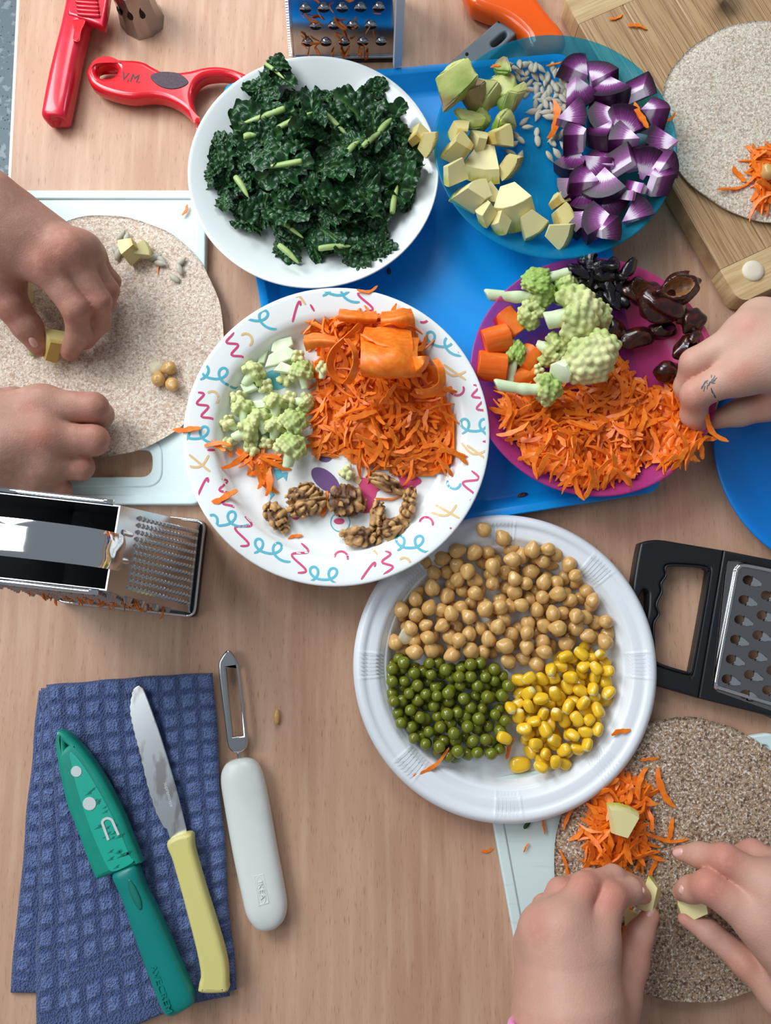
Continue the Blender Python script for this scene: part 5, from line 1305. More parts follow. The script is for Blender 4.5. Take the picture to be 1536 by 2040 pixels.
sheet([[(1090, 410, .050), (1110, 480, .050), (1120, 490, .046)], [(1150, 405, .055), (1160, 450, .057), (1150, 485, .050)], [(1188, 410, .046), (1186, 440, .048), (1170, 470, .044)]], 'small curled carrot ribbon lip at the right of the widest ribbon', 6)
sheet([[(760, 185, .026), (850, 195, .030), (935, 195, .026)], [(755, 215, .034), (850, 225, .036), (940, 225, .034)], [(760, 245, .030), (850, 245, .030), (930, 245, .030)]], 'flat carrot ribbon along the top edge of heap', 7)
sheet([[(850, 250, .040), (870, 262, .036)], [(780, 310, .050), (800, 325, .044)], [(720, 370, .046), (745, 385, .040)], [(695, 450, .040), (730, 455, .036)], [(730, 520, .034), (760, 510, .032)], [(790, 545, .030), (800, 520, .030)]], 'thin looping carrot ribbon, left strand', 8)
sheet([[(780, 330, .050), (800, 325, .046)], [(815, 380, .054), (840, 375, .050)], [(820, 440, .050), (848, 440, .046)], [(800, 500, .042), (840, 500, .040)], [(770, 535, .034), (810, 540, .030)]], 'thin looping carrot ribbon, right strand', 9)
sheet([[(590, 310, .024), (660, 300, .028), (750, 320, .030)], [(590, 340, .030), (660, 330, .036), (740, 340, .038)], [(600, 380, .024), (660, 360, .030), (740, 365, .032)]], 'carrot ribbon at the upper left of the heap beside pale cabbage', 10)
sheet([[(1200, 425, .034), (1230, 415, .034)], [(1225, 470, .040), (1258, 465, .038)], [(1230, 530, .040), (1262, 540, .036)], [(1190, 560, .038), (1210, 590, .034)], [(1120, 560, .036), (1130, 588, .034)]], 'curved carrot ribbon running down the right side of heap', 12)
sheet([[(960, 200, .030), (1030, 180, .034), (1100, 175, .032)], [(960, 230, .040), (1040, 220, .044), (1115, 225, .040)], [(950, 270, .036), (1040, 260, .040), (1120, 275, .036)]], 'rough frayed carrot ribbon at the top right of heap', 13, .002)

# carrot chunks on the magenta plate
def chunk(name, pts, mat, bev): 
    bm = bmesh.new(); vs = [bm.verts.new(p) for p in pts]; bmesh.ops.convex_hull(bm, input=vs); bmesh.ops.dissolve_limit(bm, angle_limit=.15, verts=bm.verts[:], edges=bm.edges[:])
    bmesh.ops.bevel(bm, geom=bm.edges[:], offset=bev, segments=3, affect='EDGES', clamp_overlap=True); bmesh.ops.recalc_face_normals(bm, faces=bm.faces[:])
    me = bpy.data.meshes.new(name); bm.to_mesh(me); bm.free(); me.materials.append(mat); me.polygons.foreach_set('use_smooth', [True]*len(me.polygons)); me.set_sharp_from_angle(angle=math.radians(40)); return me
def half_round(r, L, seed):
    q = np.random.RandomState(seed); pts = []
    for x in (-L/2, L/2):
        for k in range(9):
            a = -0.15+(PI+.3)*k/8; pts.append((x+q.uniform(-1, 1)*.0006, r*math.cos(a), r*.9*math.sin(a)))
    return pts
for k, (x, y, r, L, yaw, lab) in enumerate([(240, 405, .0085, .019, -.9, 'orange carrot chunk, uppermost of the chunks on the magenta plate'), (168, 490, .0100, .0185, .3, 'rounded carrot chunk above the squarest one, left rim of magenta plate'), (147, 622, .0105, .020, -.1, 'squarest carrot chunk at the left rim of the magenta plate'),
                         (325, 590, .0095, .0165, .9, 'carrot chunk between thin cauliflower slice and big floret'), (305, 675, .0080, .018, .4, 'darker carrot piece under the thin cauliflower slice')]):
    px, py = P5([(x, y)])[0]; w = pink_plate.at(px, py, .005); item('carrot_chunk', chunk('carrot_chunk', half_round(r, L, k), m_carrot_b, .0009), w, (.1, .1, yaw), 1, lab, 'carrot chunk', 'carrot chunks on the magenta plate', w[2]+.0003)

# ------------------------------------------------------------------ cauliflower
def floret_mesh(seed, R=.016, stem=.018, n1=16, fine=True, green=.5, h=.0011, flat=0.75, bend=0.0):
    """crown at the origin (upper hemisphere along +x), stalk running to -x"""
    r = np.random.RandomState(seed); f = Field((-R*.4-stem-.006, -R*1.5, -R*1.3), (R*1.45, R*1.5, R*1.4), h)
    sr = R*.30; a = np.array([-stem, bend*stem, 0]); mid = np.array([-stem*.4, bend*stem*.3, 0])
    f.cone(a, mid, sr*1.05, sr*.92, 0); f.cone(mid, (0, 0, 0), sr*.92, sr*1.1, .003)
    heads = []
    for k in range(n1):
        z = 1-(k+.5)/n1*1.25; ph = k*2.39996+seed; s = math.sqrt(max(0, 1-z*z)); d = np.array([z, s*math.cos(ph), s*math.sin(ph)*flat]); d = d*r.uniform(.82, 1.0)
        c = d*R*.72; rr = R*r.uniform(.30, .40); heads.append((c, rr)); f.cone(c*.2, c*.75, sr*.45, sr*.4, .002)
    for c, rr in heads:
        f.ball(c, rr*.85, .0012)
        if fine:
            m = 16; dirc = c/np.linalg.norm(c)
            for j in range(m):
                z = 1-2*(j+.5)/m; ph = j*2.39996; s = math.sqrt(1-z*z); d = np.array([s*math.cos(ph), s*math.sin(ph), z])
                if d@dirc < -.1: continue
                f.ball(c+d*rr*.78, rr*.36, .0004)
    X, Y, Z = f.grid(); f.D = np.maximum(f.D, -(X+.25*Y+stem*.92)).astype(np.float32)
    V, F = f.mesh(); d = np.min([np.linalg.norm(V-c, axis=1)/rr for c, rr in heads], axis=0); crown = np.clip((1.35-d)/.3, 0, 1)[:, None]; outer = np.clip((np.linalg.norm(V, axis=1)/R-.62)/.35, 0, 1)[:, None]
    v = np.clip(wav(V, 130, seed)*.6+.5, 0, 1)[:, None]
    st = np.array(srgb(214, 228, 186)[:3]); bud = np.array(srgb(222, 222, 160)[:3])*(1-v*.75)+np.array(srgb(158, 190, 84)[:3])*(v*.75)
    bud = bud*(1-green*v)+np.array(srgb(128, 172, 48)[:3])*green*v
    C = st*(1-crown)+bud*crown; C = C*(1-.15*(1-outer)*crown)
    return mesh_data('cauliflower_floret', V, F, m_caul, True, C)
fm = {'A': floret_mesh(1, .0205, .020, 20, True, .35, .0011), 'B': floret_mesh(2, .0165, .022, 15, True, .45, .0010), 'C': floret_mesh(3, .0130, .030, 12, True, .45, .0009, bend=.35), 'D': floret_mesh(4, .0135, .012, 12, True, .7, .0009), 'E': floret_mesh(5, .0080, .008, 9, True, .3, .0007), 'S': floret_mesh(6, .0058, .006, 7, True, .3, .0006), 'H': floret_mesh(7, .0105, .011, 13, True, .5, .0008)}
def floret(kind, w, deg, lift_pitch, roll, sc, lab, grp, z):
    o = bpy.data.objects.new('cauliflower_floret', fm[kind]); COL.objects.link(o); E = Matrix.Rotation(math.radians(deg), 4, 'Z') @ Matrix.Rotation(-lift_pitch, 4, 'Y') @ Matrix.Rotation(roll, 4, 'X')
    s = sc if hasattr(sc, '__len__') else (sc, sc, sc)
    o.matrix_basis = Matrix.Translation(Vector(w)) @ E @ Matrix.Diagonal((*s, 1)); seat(o, z); tag(o, lab, 'cauliflower', grp)
G = 'cauliflower florets on the magenta plate'
for kind, x, y, deg, pit, roll, sc, lift, lab in [
 ('B', 400, 190, 200, .1, .5, (1.0, .75, .55), .001, 'sliced cauliflower floret showing white flat side, top of magenta plate'), ('C', 370, 275, 15, .1, .3, (1.1, 1, .8), .001, 'pale cauliflower floret with stalk pointing left, below the sliced one'),
 ('D', 515, 255, 60, .6, 1, .88, .001, 'small cauliflower floret beside the dark raisins'), ('D', 345, 375, 150, 1.0, 0, .9, .001, 'green dome-shaped cauliflower floret left of the big stalked one'),
 ('A', 520, 425, 5, .25, .2, .98, .010, 'big cauliflower floret with thick stalk pointing left, upper of the two largest'), ('D', 640, 405, 40, .5, .4, 1.0, .006, 'cauliflower floret at the right, next to the date'),
 ('A', 590, 635, 300, .9, .3, 1.0, .014, 'largest cauliflower floret with cut stalk facing up in the plate middle'), ('C', 385, 770, 12, .1, .2, (1.0, 1, .9), .014, 'cauliflower floret with long curved stalk lying on grated carrot'),
 ('B', 260, 580, 80, .1, 1.2, (.85, .45, .6), .003, 'thin cauliflower slice standing between carrot chunks'), ('D', 440, 545, 330, .5, .4, .95, .003, 'cauliflower floret in shade between the two largest'), ('S', 378, 640, 40, .4, .4, 1.0, .004, 'tiny pale cauliflower crumb below the chunks')]:
    w = pink_plate.at(*P5([(x, y)])[0], dz=.010); floret(kind, w, deg, pit, roll, sc, lab, G, w[2]+lift)
# the cut end of the largest floret's stalk faces up
w = W(*P5([(492, 655)])[0], pink_plate.base+.036); c = W(*P5([(560, 590)])[0], pink_plate.base+.030)
V, F = loft3([list(c)+[.005, .005], list(lerp(c, w, .5))+[.0062, .0062], list(w)+[.0085, .0085], list(w+(w-c)*.10)+[.0078, .0078]], 8, 2.0, 4)
big = [o for o in bpy.data.objects if o.get('label', '').startswith('largest cauliflower')][0]
bpy.context.view_layer.update()
WLOC[big] = np.zeros(3)
V = np.array([tuple(big.matrix_world.inverted() @ Vector(p)) for p in V]); put('stalk', mesh_data('stalk', V, F, m_leafw, True, None, 40), big)
G = 'cauliflower pieces on the confetti plate'
for kind, x, y, deg, pit, roll, sc, lift, lab in [
 ('E', 345, 500, 45, .4, .2, 1.25, 0, 'pale cauliflower piece upper left, with white stalk'), ('S', 405, 550, 30, .4, .5, 1.1, 0, 'small green cauliflower bit right of the pale upper piece'), ('H', 588, 505, 100, .4, .4, .95, .002, 'cauliflower floret touching the carrot heap, upper right of cluster'),
 ('S', 500, 510, 260, .4, .4, 1.2, 0, 'green cauliflower bit over the teal print'), ('E', 455, 645, 90, .3, .6, 1.15, .001, 'green cauliflower piece standing in the centre of cluster'), ('S', 515, 612, 10, .4, .1, 1.2, 0, 'pale cauliflower bit right of the centre'),
 ('E', 585, 630, 340, .4, .1, 1.0, .001, 'white cauliflower piece against the carrot, middle'), ('E', 300, 670, 95, .3, .1, 1.15, 0, 'white-stalked cauliflower piece at the left of the cluster'), ('S', 275, 610, 120, .4, .4, 1.2, 0, 'yellow-green cauliflower crumb at the left top'),
 ('E', 385, 720, 110, .4, .4, 1.2, .001, 'bushy cauliflower floret lower left of centre'), ('E', 452, 755, 80, .5, .4, 1.1, .001, 'bright green cauliflower bit beside the big open floret'), ('H', 545, 745, 70, .7, .4, 1.05, .003, 'open white-faced cauliflower floret with green underside'),
 ('E', 310, 780, 15, .3, .4, 1.25, 0, 'cauliflower floret with flat stalk at the lower left'), ('S', 228, 728, 150, .4, .4, 1.2, 0, 'cauliflower crumb farthest left on the plate'), ('S', 230, 820, 200, .4, .4, 1.0, 0, 'white cauliflower crumb at the lower left edge'), ('S', 405, 815, 290, .3, .3, 1.0, 0, 'cauliflower crumb above the loose shreds'),
 ('S', 340, 845, 250, .3, .3, 1.1, 0, 'green cauliflower crumb on the loose carrot shreds'), ('H', 535, 870, 75, .35, .4, 1.15, .003, 'largest stalked cauliflower floret, stalk toward the walnuts'), ('S', 795, 960, 260, .3, .3, 1.1, 0, 'cauliflower bit alone between purple print and carrot'), ('S', 690, 505, 80, .3, .3, 1.1, .016, 'pale cauliflower bit lying on the carrot heap'), ('S', 555, 420, 20, .3, .3, 1.2, .002, 'green cauliflower bit under the pale cabbage stalks')]:
    w = conf_plate.at(*P4(x, y), dz=.006); floret(kind, w, deg, pit, roll, sc, lab, G, w[2]+lift+.0002)
for k, (pts, lab) in enumerate([([(415, 270), (445, 285), (430, 345), (400, 440), (365, 440), (385, 350)], 'tall pale cabbage stalk piece, leftmost of the white pile'), ([(440, 330), (530, 310), (540, 350), (470, 400), (430, 380)], 'broad pale cabbage stalk piece on top of the white pile'),
                      ([(420, 400), (500, 350), (545, 380), (530, 420), (450, 450), (400, 460)], 'pale cabbage stalk piece in the middle of the white pile'), ([(480, 430), (540, 455), (530, 490), (440, 475)], 'lowest pale cabbage stalk slice of the white pile'), ([(280, 540), (340, 520), (370, 560), (305, 585)], 'flat pale stalk slice at the left of the cluster'), ([(340, 620), (410, 610), (425, 650), (350, 660)], 'bright pale stalk slice in the centre of the cluster')]):
    z = conf_plate.base+.0045+.003*(k if k < 4 else .3); p2 = [P4(*p) for p in pts]
    tag(slab('cabbage_stalk', [('p', p2)], z+.004, .0040, m_leafw, None, .0012, smooth=False), lab, 'cabbage piece', 'pale stalk pieces on the confetti plate')

# ------------------------------------------------------------------ walnuts
def walnut_mesh(seed, R, light=0.0):
    R = tuple(a*.86 for a in R)
    f = Field(-np.array(R)*1.25, np.array(R)*1.25, .00075); X, Y, Z = f.grid(); P = np.stack([X, Y, Z], -1); r = np.random.RandomState(seed)
    q = P/np.array(R); D = (np.sqrt((q**2).sum(-1))-1)*min(R)
    w1 = np.abs(wav(P, 760, seed, 6)); w2 = np.abs(wav(P, 1300, seed+1, 6))
    D = np.maximum(D+(.0013-w1*.0020)+(.0006-w2*.0009), (np.sqrt(((q/1.1)**2).sum(-1))-1)*min(R))
    D = np.maximum(D, -(Z+R[2]*.55)); groove = np.exp(-(Y/.0012)**2)*.0016*(Z > 0); D = D+groove
    f.D = D.astype(np.float32); V, F = f.mesh(); h = np.abs(wav(V, 760, seed, 6))[:, None]; t = np.clip((h-.12)*1.15+light+wav(V, 150, seed+4)[:, None]*.25, 0, 1)
    C = np.array(srgb(92, 54, 24)[:3])*(1-t)+np.array(srgb(208, 160, 100)[:3])*t
    return mesh_data('walnut_piece', V, F, m_walnut, True, C)
for k, (x, y, R, yaw, light, lab) in enumerate([(600, 1103, (.0155, .0148, .008), .3, .12, 'round pale walnut half with smooth bract, left of two halves'), (795, 1105, (.0155, .0132, .009), -.2, -.15, 'dark knobbly walnut half near the pink petal print'), (462, 1178, (.0140, .0085, .007), -.95, .05, 'leftmost walnut piece with a pale flake, tilted'),
    (985, 1020, (.0160, .0065, .006), -.45, -.1, 'long walnut piece hugging the lower edge of the carrot heap'), (940, 1178, (.0150, .0062, .006), 1.45, -.05, 'upright walnut piece, left of the pair at right'), (1087, 1125, (.0155, .0060, .006), 1.35, .25, 'palest upright walnut piece at the far right'),
    (862, 1272, (.0165, .0082, .007), -.05, .08, 'lowest walnut piece lying level above the rim'), (1012, 1232, (.0120, .0088, .007), .45, .15, 'walnut piece at lower right beside the lowest one')]):
    w = conf_plate.at(*P4(x, y)); item('walnut_piece', walnut_mesh(k+1, R, light), w, (.0, .05, yaw), 1, lab, 'walnut', 'walnut pieces on the confetti plate', w[2]+.0002)

# ------------------------------------------------------------------ dates and raisins
def date_mesh(name, seed, R, hollow, mat=None, wr=.0009):
    f = Field(-np.array(R)*1.25, np.array(R)*1.25, .0009); X, Y, Z = f.grid(); P = np.stack([X, Y, Z], -1); r = np.random.RandomState(seed)
    D = (np.sqrt(((P/np.array(R))**2).sum(-1))-1)*min(R)+wav(P*np.array([.35, 1, 1]), 700, seed, 6)*wr+wav(P, 260, seed+2)*wr*1.2
    if hollow:
        q = (np.sqrt(((P-np.array([0, 0, R[2]*.75]))/np.array([R[0]*.72, R[1]*.62, R[2]*.95])).__pow__(2).sum(-1))-1)*min(R); D = -smin(-D, q, .001)
    else:
        n = r.normal(size=3); n[2] = abs(n[2]); n /= np.linalg.norm(n)
    f.D = D.astype(np.float32); V, F = f.mesh(); me = mesh_data(name, V, F, mat or m_date, True)
    if hollow:
        me.materials.append(m_datein); inner = (np.sqrt((((V-np.array([0, 0, R[2]*.75]))/np.array([R[0]*.72, R[1]*.62, R[2]*.95]))**2).sum(1)) < 1.12)
        for p in me.polygons:
            if all(inner[v] for v in p.vertices): p.material_index = 1
    return me
for k, (x, y, R, yaw, pit, hol, lift, lab) in enumerate([(885, 268, (.0150, .0105, .008), -.35, .2, True, .001, 'halved date lying open, left of the glossy date pile'), (1055, 262, (.0165, .0110, .009), .2, -.2, True, .003, 'halved date lying open, right of the glossy date pile'), (975, 345, (.0185, .0150, .011), -.3, .1, False, .006, 'largest glossy date in front of the two open halves'),
    (740, 450, (.0140, .0105, .008), -1.1, .1, False, .0003, 'single date beside the cauliflower, brown and wrinkled'), (858, 490, (.0150, .0095, .008), .35, .1, False, .0003, 'black shiny date piece next to the brown single date'), (985, 455, (.0105, .0062, .006), -.1, .1, False, .0003, 'small flat date scrap below the largest date'),
    (1135, 410, (.0120, .0110, .006), 1.2, .1, False, .0003, 'square-cut date piece near the right rim'), (1120, 535, (.0150, .0085, .007), .7, .1, False, .001, 'black date strip beside the tattooed hand'), (995, 660, (.0120, .0085, .008), .1, .1, False, .001, 'date at the upper edge of the grated carrot'), (1150, 480, (.008, .005, .006), .8, .3, False, .004, 'small dark date tip leaning on the black strip')]):
    w = pink_plate.at(*P5([(x, y)])[0], dz=.004); R = tuple(q*.86 for q in R); item('date', date_mesh('date', k+3, R, hol), w, (.1, pit, yaw), 1, lab, 'date', 'dates on the magenta plate', w[2]+lift)
rmesh = [date_mesh('raisin', 30+k, (.0075, .0048, .004), False, m_raisin, .0016) for k in range(4)]
rs = np.random.RandomState(8); rp = scatter(poly_w(P5([(560, 165), (640, 145), (730, 145), (820, 180), (800, 230), (770, 260), (770, 310), (690, 330), (610, 330), (570, 260)]), pink_plate), 30, .0046, rs)
for k, (x, y) in enumerate(rp):
    item('raisin', rmesh[k % 4], (x, y, 0), (rs.uniform(-.5, .5), rs.uniform(-.5, .5), rs.uniform(0, 6)), rs.uniform(.9, 1.3), 'shiny black raisin in the dark pile on the magenta plate', 'raisin', 'raisins on the magenta plate', float(pink_plate.z(x, y))+.0003+.004*(k % 3))

# ------------------------------------------------------------------ kale
def kale_mesh(seed, R):
    r = np.random.RandomState(seed); nr, na = 18, 108; asp = r.uniform(.6, .95); ph = r.uniform(0, 6.3, 9); vy = r.uniform(-.15, .15); bend = r.uniform(-1, 1)*14; fold = r.uniform(-.25, .45)
    cell = []
    while len(cell) < 60:
        c = r.uniform(-1.1, 1.1, 2)
        if all(np.hypot(*(c-q)) > .20 for q in cell) or r.rand() < .02: cell.append(c)
    cell = np.array(cell); cut = r.uniform(0, 6.28)
    f, a = np.meshgrid(np.linspace(0, 1, nr+1), np.arange(na)*2*PI/na, indexing='ij'); f = f.ravel(); a = a.ravel()
    e = 1+.14*np.sin(2*a+ph[0])+.10*np.sin(3*a+ph[1])+.05*np.sin(5*a+ph[2])+f*f*(.045*np.sin(9*a+ph[3])+.035*np.sin(14*a+ph[4])+.02*np.sin(21*a+ph[5]))
    cc = np.cos(a-cut); e = np.where(cc > .5, np.minimum(e, .6/np.maximum(cc, .5)), e)
    x, y = f*e*np.cos(a), f*e*np.sin(a)*asp
    d = np.sort(np.hypot(x[:, None]-cell[:, 0], y[:, None]-cell[:, 1]), 1); bl = np.sqrt(np.clip(1-(d[:, 0]/.22)**2, 0, 1))*np.clip((d[:, 1]-d[:, 0])/.08, 0, 1)
    mid = np.abs(y-vy*x); rib = np.exp(-(mid/.05)**2); vein = np.exp(-((((x+np.abs(y)*.9+ph[6]) % .5)-.25)/.025)**2)
    z = R*(.13*bl*(1-rib)-.05*rib+f**2.2*.13*np.sin(3*a+ph[6])+f**3*.10*np.sin(7*a+ph[7])+f**5*.05*np.sin(15*a+ph[8])+fold*np.abs(y))+bend*(x*R)**2
    V = np.stack([x*R, y*R*(1-abs(fold)*.2), z], 1)
    g = np.array(srgb(12, 46, 24)[:3]); lt = np.array(srgb(36, 88, 40)[:3]); vn = np.array(srgb(110, 150, 84)[:3])
    t = (bl*.8)[:, None]; c = lt*(1-t)+g*t; q = (vein*.55*(1-t[:, 0]))[:, None]; c = c*(1-q)+vn*q*.7+lt*q*.3; q = (rib*.85*(.3+.7*(1-f)))[:, None]; c = c*(1-q)+vn*q
    F = [(i*na+k, (i+1)*na+k, (i+1)*na+(k+1) % na, i*na+(k+1) % na) for i in range(nr) for k in range(na)]
    return mesh_data('kale_piece', V, F, m_kale, True, c), vy
kms = [kale_mesh(100+s, .0130+.0006*s) for s in range(14)]
kstem_me = mesh_data('stem', *loft3([[-.017, 0, 0, .0002, .0002], [-.0165, 0, 0, .0018, .0016], [-.004, .0004, .001, .0020, .0016], [.008, 0, .0015, .0011, .001], [.012, 0, .0015, .0002, .0002]], 10, 2.2, 3), m_kstem, True)
def P2(pts): return cpx(pts, 360, 80, 2.844)
kp = poly_w(P2([(470, 330), (560, 350), (640, 300), (760, 270), (920, 290), (980, 340), (1090, 330), (1200, 380), (1290, 480), (1320, 580), (1310, 800), (1270, 930), (1180, 1000), (1120, 1120), (960, 1160), (800, 1160), (660, 1180), (560, 1140), (520, 1040), (380, 1000), (270, 880), (190, 740), (200, 600), (290, 480)]), None, .035)
rs = np.random.RandomState(77)
kpts = scatter(kp, 96, .0092, rs); kc = kp.mean(0)
G = 'kale pieces heaped on the white ceramic plate'
extra = [(W(*P2([p])[0], .030)[:2], d) for p, d in (((540, 205), 1.1), ((560, 245), .6), ((480, 300), .9), ((430, 370), .7), ((1110, 310), .4), ((190, 780), 1.9), ((1090, 1200), .2), ((1160, 1180), .1), ((1000, 1230), .3), ((600, 1190), .3), ((1290, 900), 1.3), ((360, 1030), .2), ((250, 930), .5))]
kn = 0
for (x, y), yaw in [((p[0], p[1]), None) for p in kpts]+[((p[0][0], p[0][1]), p[1]) for p in extra]:
    d = float(edgedist(np.array([[x, y]]), kp)[0]) if inpoly([[x, y]], kp)[0] else 0
    if yaw is None and d < .0012: continue
    z = float(kale_plate.z(x, y))+min(.022, d*.75)*rs.uniform(.35, 1.0)
    k = rs.randint(14); o = bpy.data.objects.new('kale_piece', kms[k][0]); COL.objects.link(o); s = rs.uniform(.85, 1.2) if yaw is None and d > .006 else .72
    up = Vector((rs.normal()*.26, rs.normal()*.26, 1)).normalized(); Rm = up.to_track_quat('Z', 'Y').to_matrix().to_4x4() @ Matrix.Rotation(rs.uniform(0, 6.28) if yaw is None else yaw, 4, 'Z')
    o.matrix_basis = Matrix.Translation((x, y, z)) @ Rm @ Matrix.Diagonal((s, s, s, 1)); seat(o, z+.0004)
    tag(o, 'crinkled dark green kale piece in the heap on the white plate' if yaw is None else None, 'kale', G)
    if yaw is not None:
        o['label'] = ['tip of the kale strip reaching the top rim of its plate', 'kale piece second from the tip of the long upper strip', 'kale piece third down the long upper strip', 'kale piece joining the long upper strip to the heap', 'kale piece at the upper right below the rim glare', 'leftmost kale piece hanging low on the white plate', 'lower right kale piece pointing at the teal plate', 'kale piece farthest out at the lower right',
                      'bottom kale piece above the lower rim, right side', 'bottom kale piece with pale stem, left side', 'flat kale piece with long pale stem at the right edge', 'kale piece at the lower left edge, outermost', 'kale piece at the left edge below the leftmost one'][kn]; kn += 1
    if rs.rand() < .05:
        c = bpy.data.objects.new('stem', kstem_me); COL.objects.link(c); c.parent = o; c.location = (0, 0, .003)
for x, y, a, L in ((1085, 350, -.5, 1.1), (1165, 480, .9, .8), (1095, 555, .75, 1.0), (355, 845, -1.0, 1.0), (890, 1175, .1, 1.25), (625, 1225, -.75, 1.1), (1215, 890, 1.4, 1.2), (985, 600, .8, .6), (400, 545, .1, .5)):
    px, py = P2([(x, y)])[0]; w = W(px, py, kale_plate.base+.033 if 250 < x < 1200 and 400 < y < 1100 else kale_plate.base+.022)
    item('kale_stalk', bpy.data.meshes['stem'], w, (.1, .1, a), (L*.62, 1.05, 1.0), 'pale green cut kale stalk poking out of the heap', 'kale stalk', 'cut kale stalks on the white ceramic plate')
# crumbs on the table and tray
for k, (px, py, z, colr, sc, lab) in enumerate([(552, 1428, 0, m_chick, (.0022, .0052, .0022), 'small tan grain lying on the bare table above the peeler handle'), (775, 541, TRAYZ, m_date, (.0016, .0026, .0012), 'dark brown crumb on the tray below the kale plate'), (1040, 988, TRAYZ, m_date, (.004, .002, .0014), 'dark crumb on the tray below the magenta plate'),
                                         (68, 704, TAz, m_kstem, (.003, .003, .002), 'green scrap under the thumb on the pale tortilla'), (1049, 1643, .0062, m_kale, (.003, .0015, .001), 'dark green fleck on the white board under the ribbed plate')]):
    me = blob_mesh('crumb', colr, 'pea', k); 
    if colr is m_kale: me.materials.clear(); me.materials.append(M('green_fleck', srgb(40, 70, 40)))
    item('crumb', me, W(px, py, z), (0, 0, .2*k), sc, lab, 'crumb', None, z+.0002)
# carrot caught in the graters
cb = MB(); rs = np.random.RandomState(3)
for k in range(70):
    p = W(rs.uniform(90, 370), rs.uniform(1196, 1216), .03); V, F = sh_np[rs.randint(12)]; A = np.array(M4((p[0], p[1], rs.uniform(.012, .05)), rs.uniform(-1.5, 1.5, 3), .45)); 
    uu = rs.uniform(.1, .95); vv = rs.uniform(.15, .7); q = lerp(lerp(LB3, LB0, uu), lerp(LT3, LT0, uu), vv)+LNF*.0022; A[:3, 3] = q; cb.add(V@A[:3, :3].T+A[:3, 3], F)
tag(cb.mk('grated_carrot_bits', m_carrot, lg, True), kind='stuff')
cb = MB()
for k in range(34):
    V, F = sh_np[rs.randint(12)]; A = np.array(M4((0, 0, 0), rs.uniform(-1.5, 1.5, 3), .55)); uu = rs.uniform(.1, .85); vv = abs(rs.normal())*.22+.02; q = lerp(lerp(TB0, TB1, uu), lerp(TT0, TT1, uu), vv)+fn*.0018; A[:3, 3] = q; cb.add(V@A[:3, :3].T+A[:3, 3], F)
tag(cb.mk('grated_carrot_bits', m_carrot, tg, True), kind='stuff')
# ------------------------------------------------------------------ people: hands and forearms
def skin_mat(name):
    return M(name, None, 0.5, spec=0.35, vcol=True, sss=0.12, layers=[('noise', 180, 0.5, 0.75, srgb(226, 168, 150), 0.25)], bumps=[('noise', 900, 0.22, 0.0006), ('vor', 700, 0.10, 0.0006)])
m_skin = skin_mat('skin')
m_nail = M('fingernail', srgb(226, 176, 166), 0.28, coat=0.2)
m_tattoo = M('tattoo_ink', srgb(70, 92, 104), 0.5)
def J(j): return W(j[0], j[1], j[2]), j[3]*mpp(j[0], j[1], j[2])
def arm(parent, palm, fingers, base, red, kp=.010, kf=.005, reds=(), h=.0011, name='arm'):
    segs = [(J(a), J(b)) for a, b in palm]; fs = [[J(j) for j in f] for f in fingers]
    allp = [q for s in segs for q in s]+[q for f in fs for q in f]
    lo = np.min([p-r for p, r in allp], 0)-.006; hi = np.max([p+r for p, r in allp], 0)+.006
    F0 = Field(lo, hi, h)
    for (a, ra), (b, rb) in segs: F0.cone(a, b, ra, rb, kp)
    out = F0.D.copy()
    for f in fs:
        Df = np.full_like(F0.D, .05)
        for (a, ra), (b, rb) in zip(f[:-1], f[1:]): F0.cone(a, b, ra, rb, .0035, Df)
        Dm = smin(F0.D, Df, kf); out = np.minimum(out, Dm)
    F0.D = out; V, F = F0.mesh()
    # two smoothing passes over the facets
    E = np.concatenate([F[:, [0, 1]], F[:, [1, 2]], F[:, [2, 3]], F[:, [3, 0]]]); 
    for _ in range(3):
        S = np.zeros_like(V); K = np.zeros(len(V)); np.add.at(S, E[:, 0], V[E[:, 1]]); np.add.at(K, E[:, 0], 1); np.add.at(S, E[:, 1], V[E[:, 0]]); np.add.at(K, E[:, 1], 1)
        V = V*.5+S/K[:, None]*.5
    C = np.tile(np.array(base[:3]), (len(V), 1)); rd = np.array(red[:3])
    kn = [(f[k][0], f[k][1]) for f in fs for k in ((1, -1) if len(f) > 2 else (-1,))]+[(W(*q[:3]), q[3]*mpp(*q[:3])) for q in reds]
    for p, r in kn:
        w = np.exp(-(np.linalg.norm(V-p, axis=1)/(r*1.25))**2)[:, None]*.75; C = C*(1-w)+rd*w
    o = mk(name, V, F, m_skin, parent, True, C); o['bv'] = 0; del o['bv']
    return o, V, F
def surf(V, F, px, py):
    b = BVHTree.FromPolygons([Vector(v) for v in V], [tuple(f) for f in F]); hit = b.ray_cast(Vector(CAM), Vector(ray(px, py)).normalized())
    return (np.array(hit[0]), np.array(hit[1])) if hit[0] is not None else (None, None)
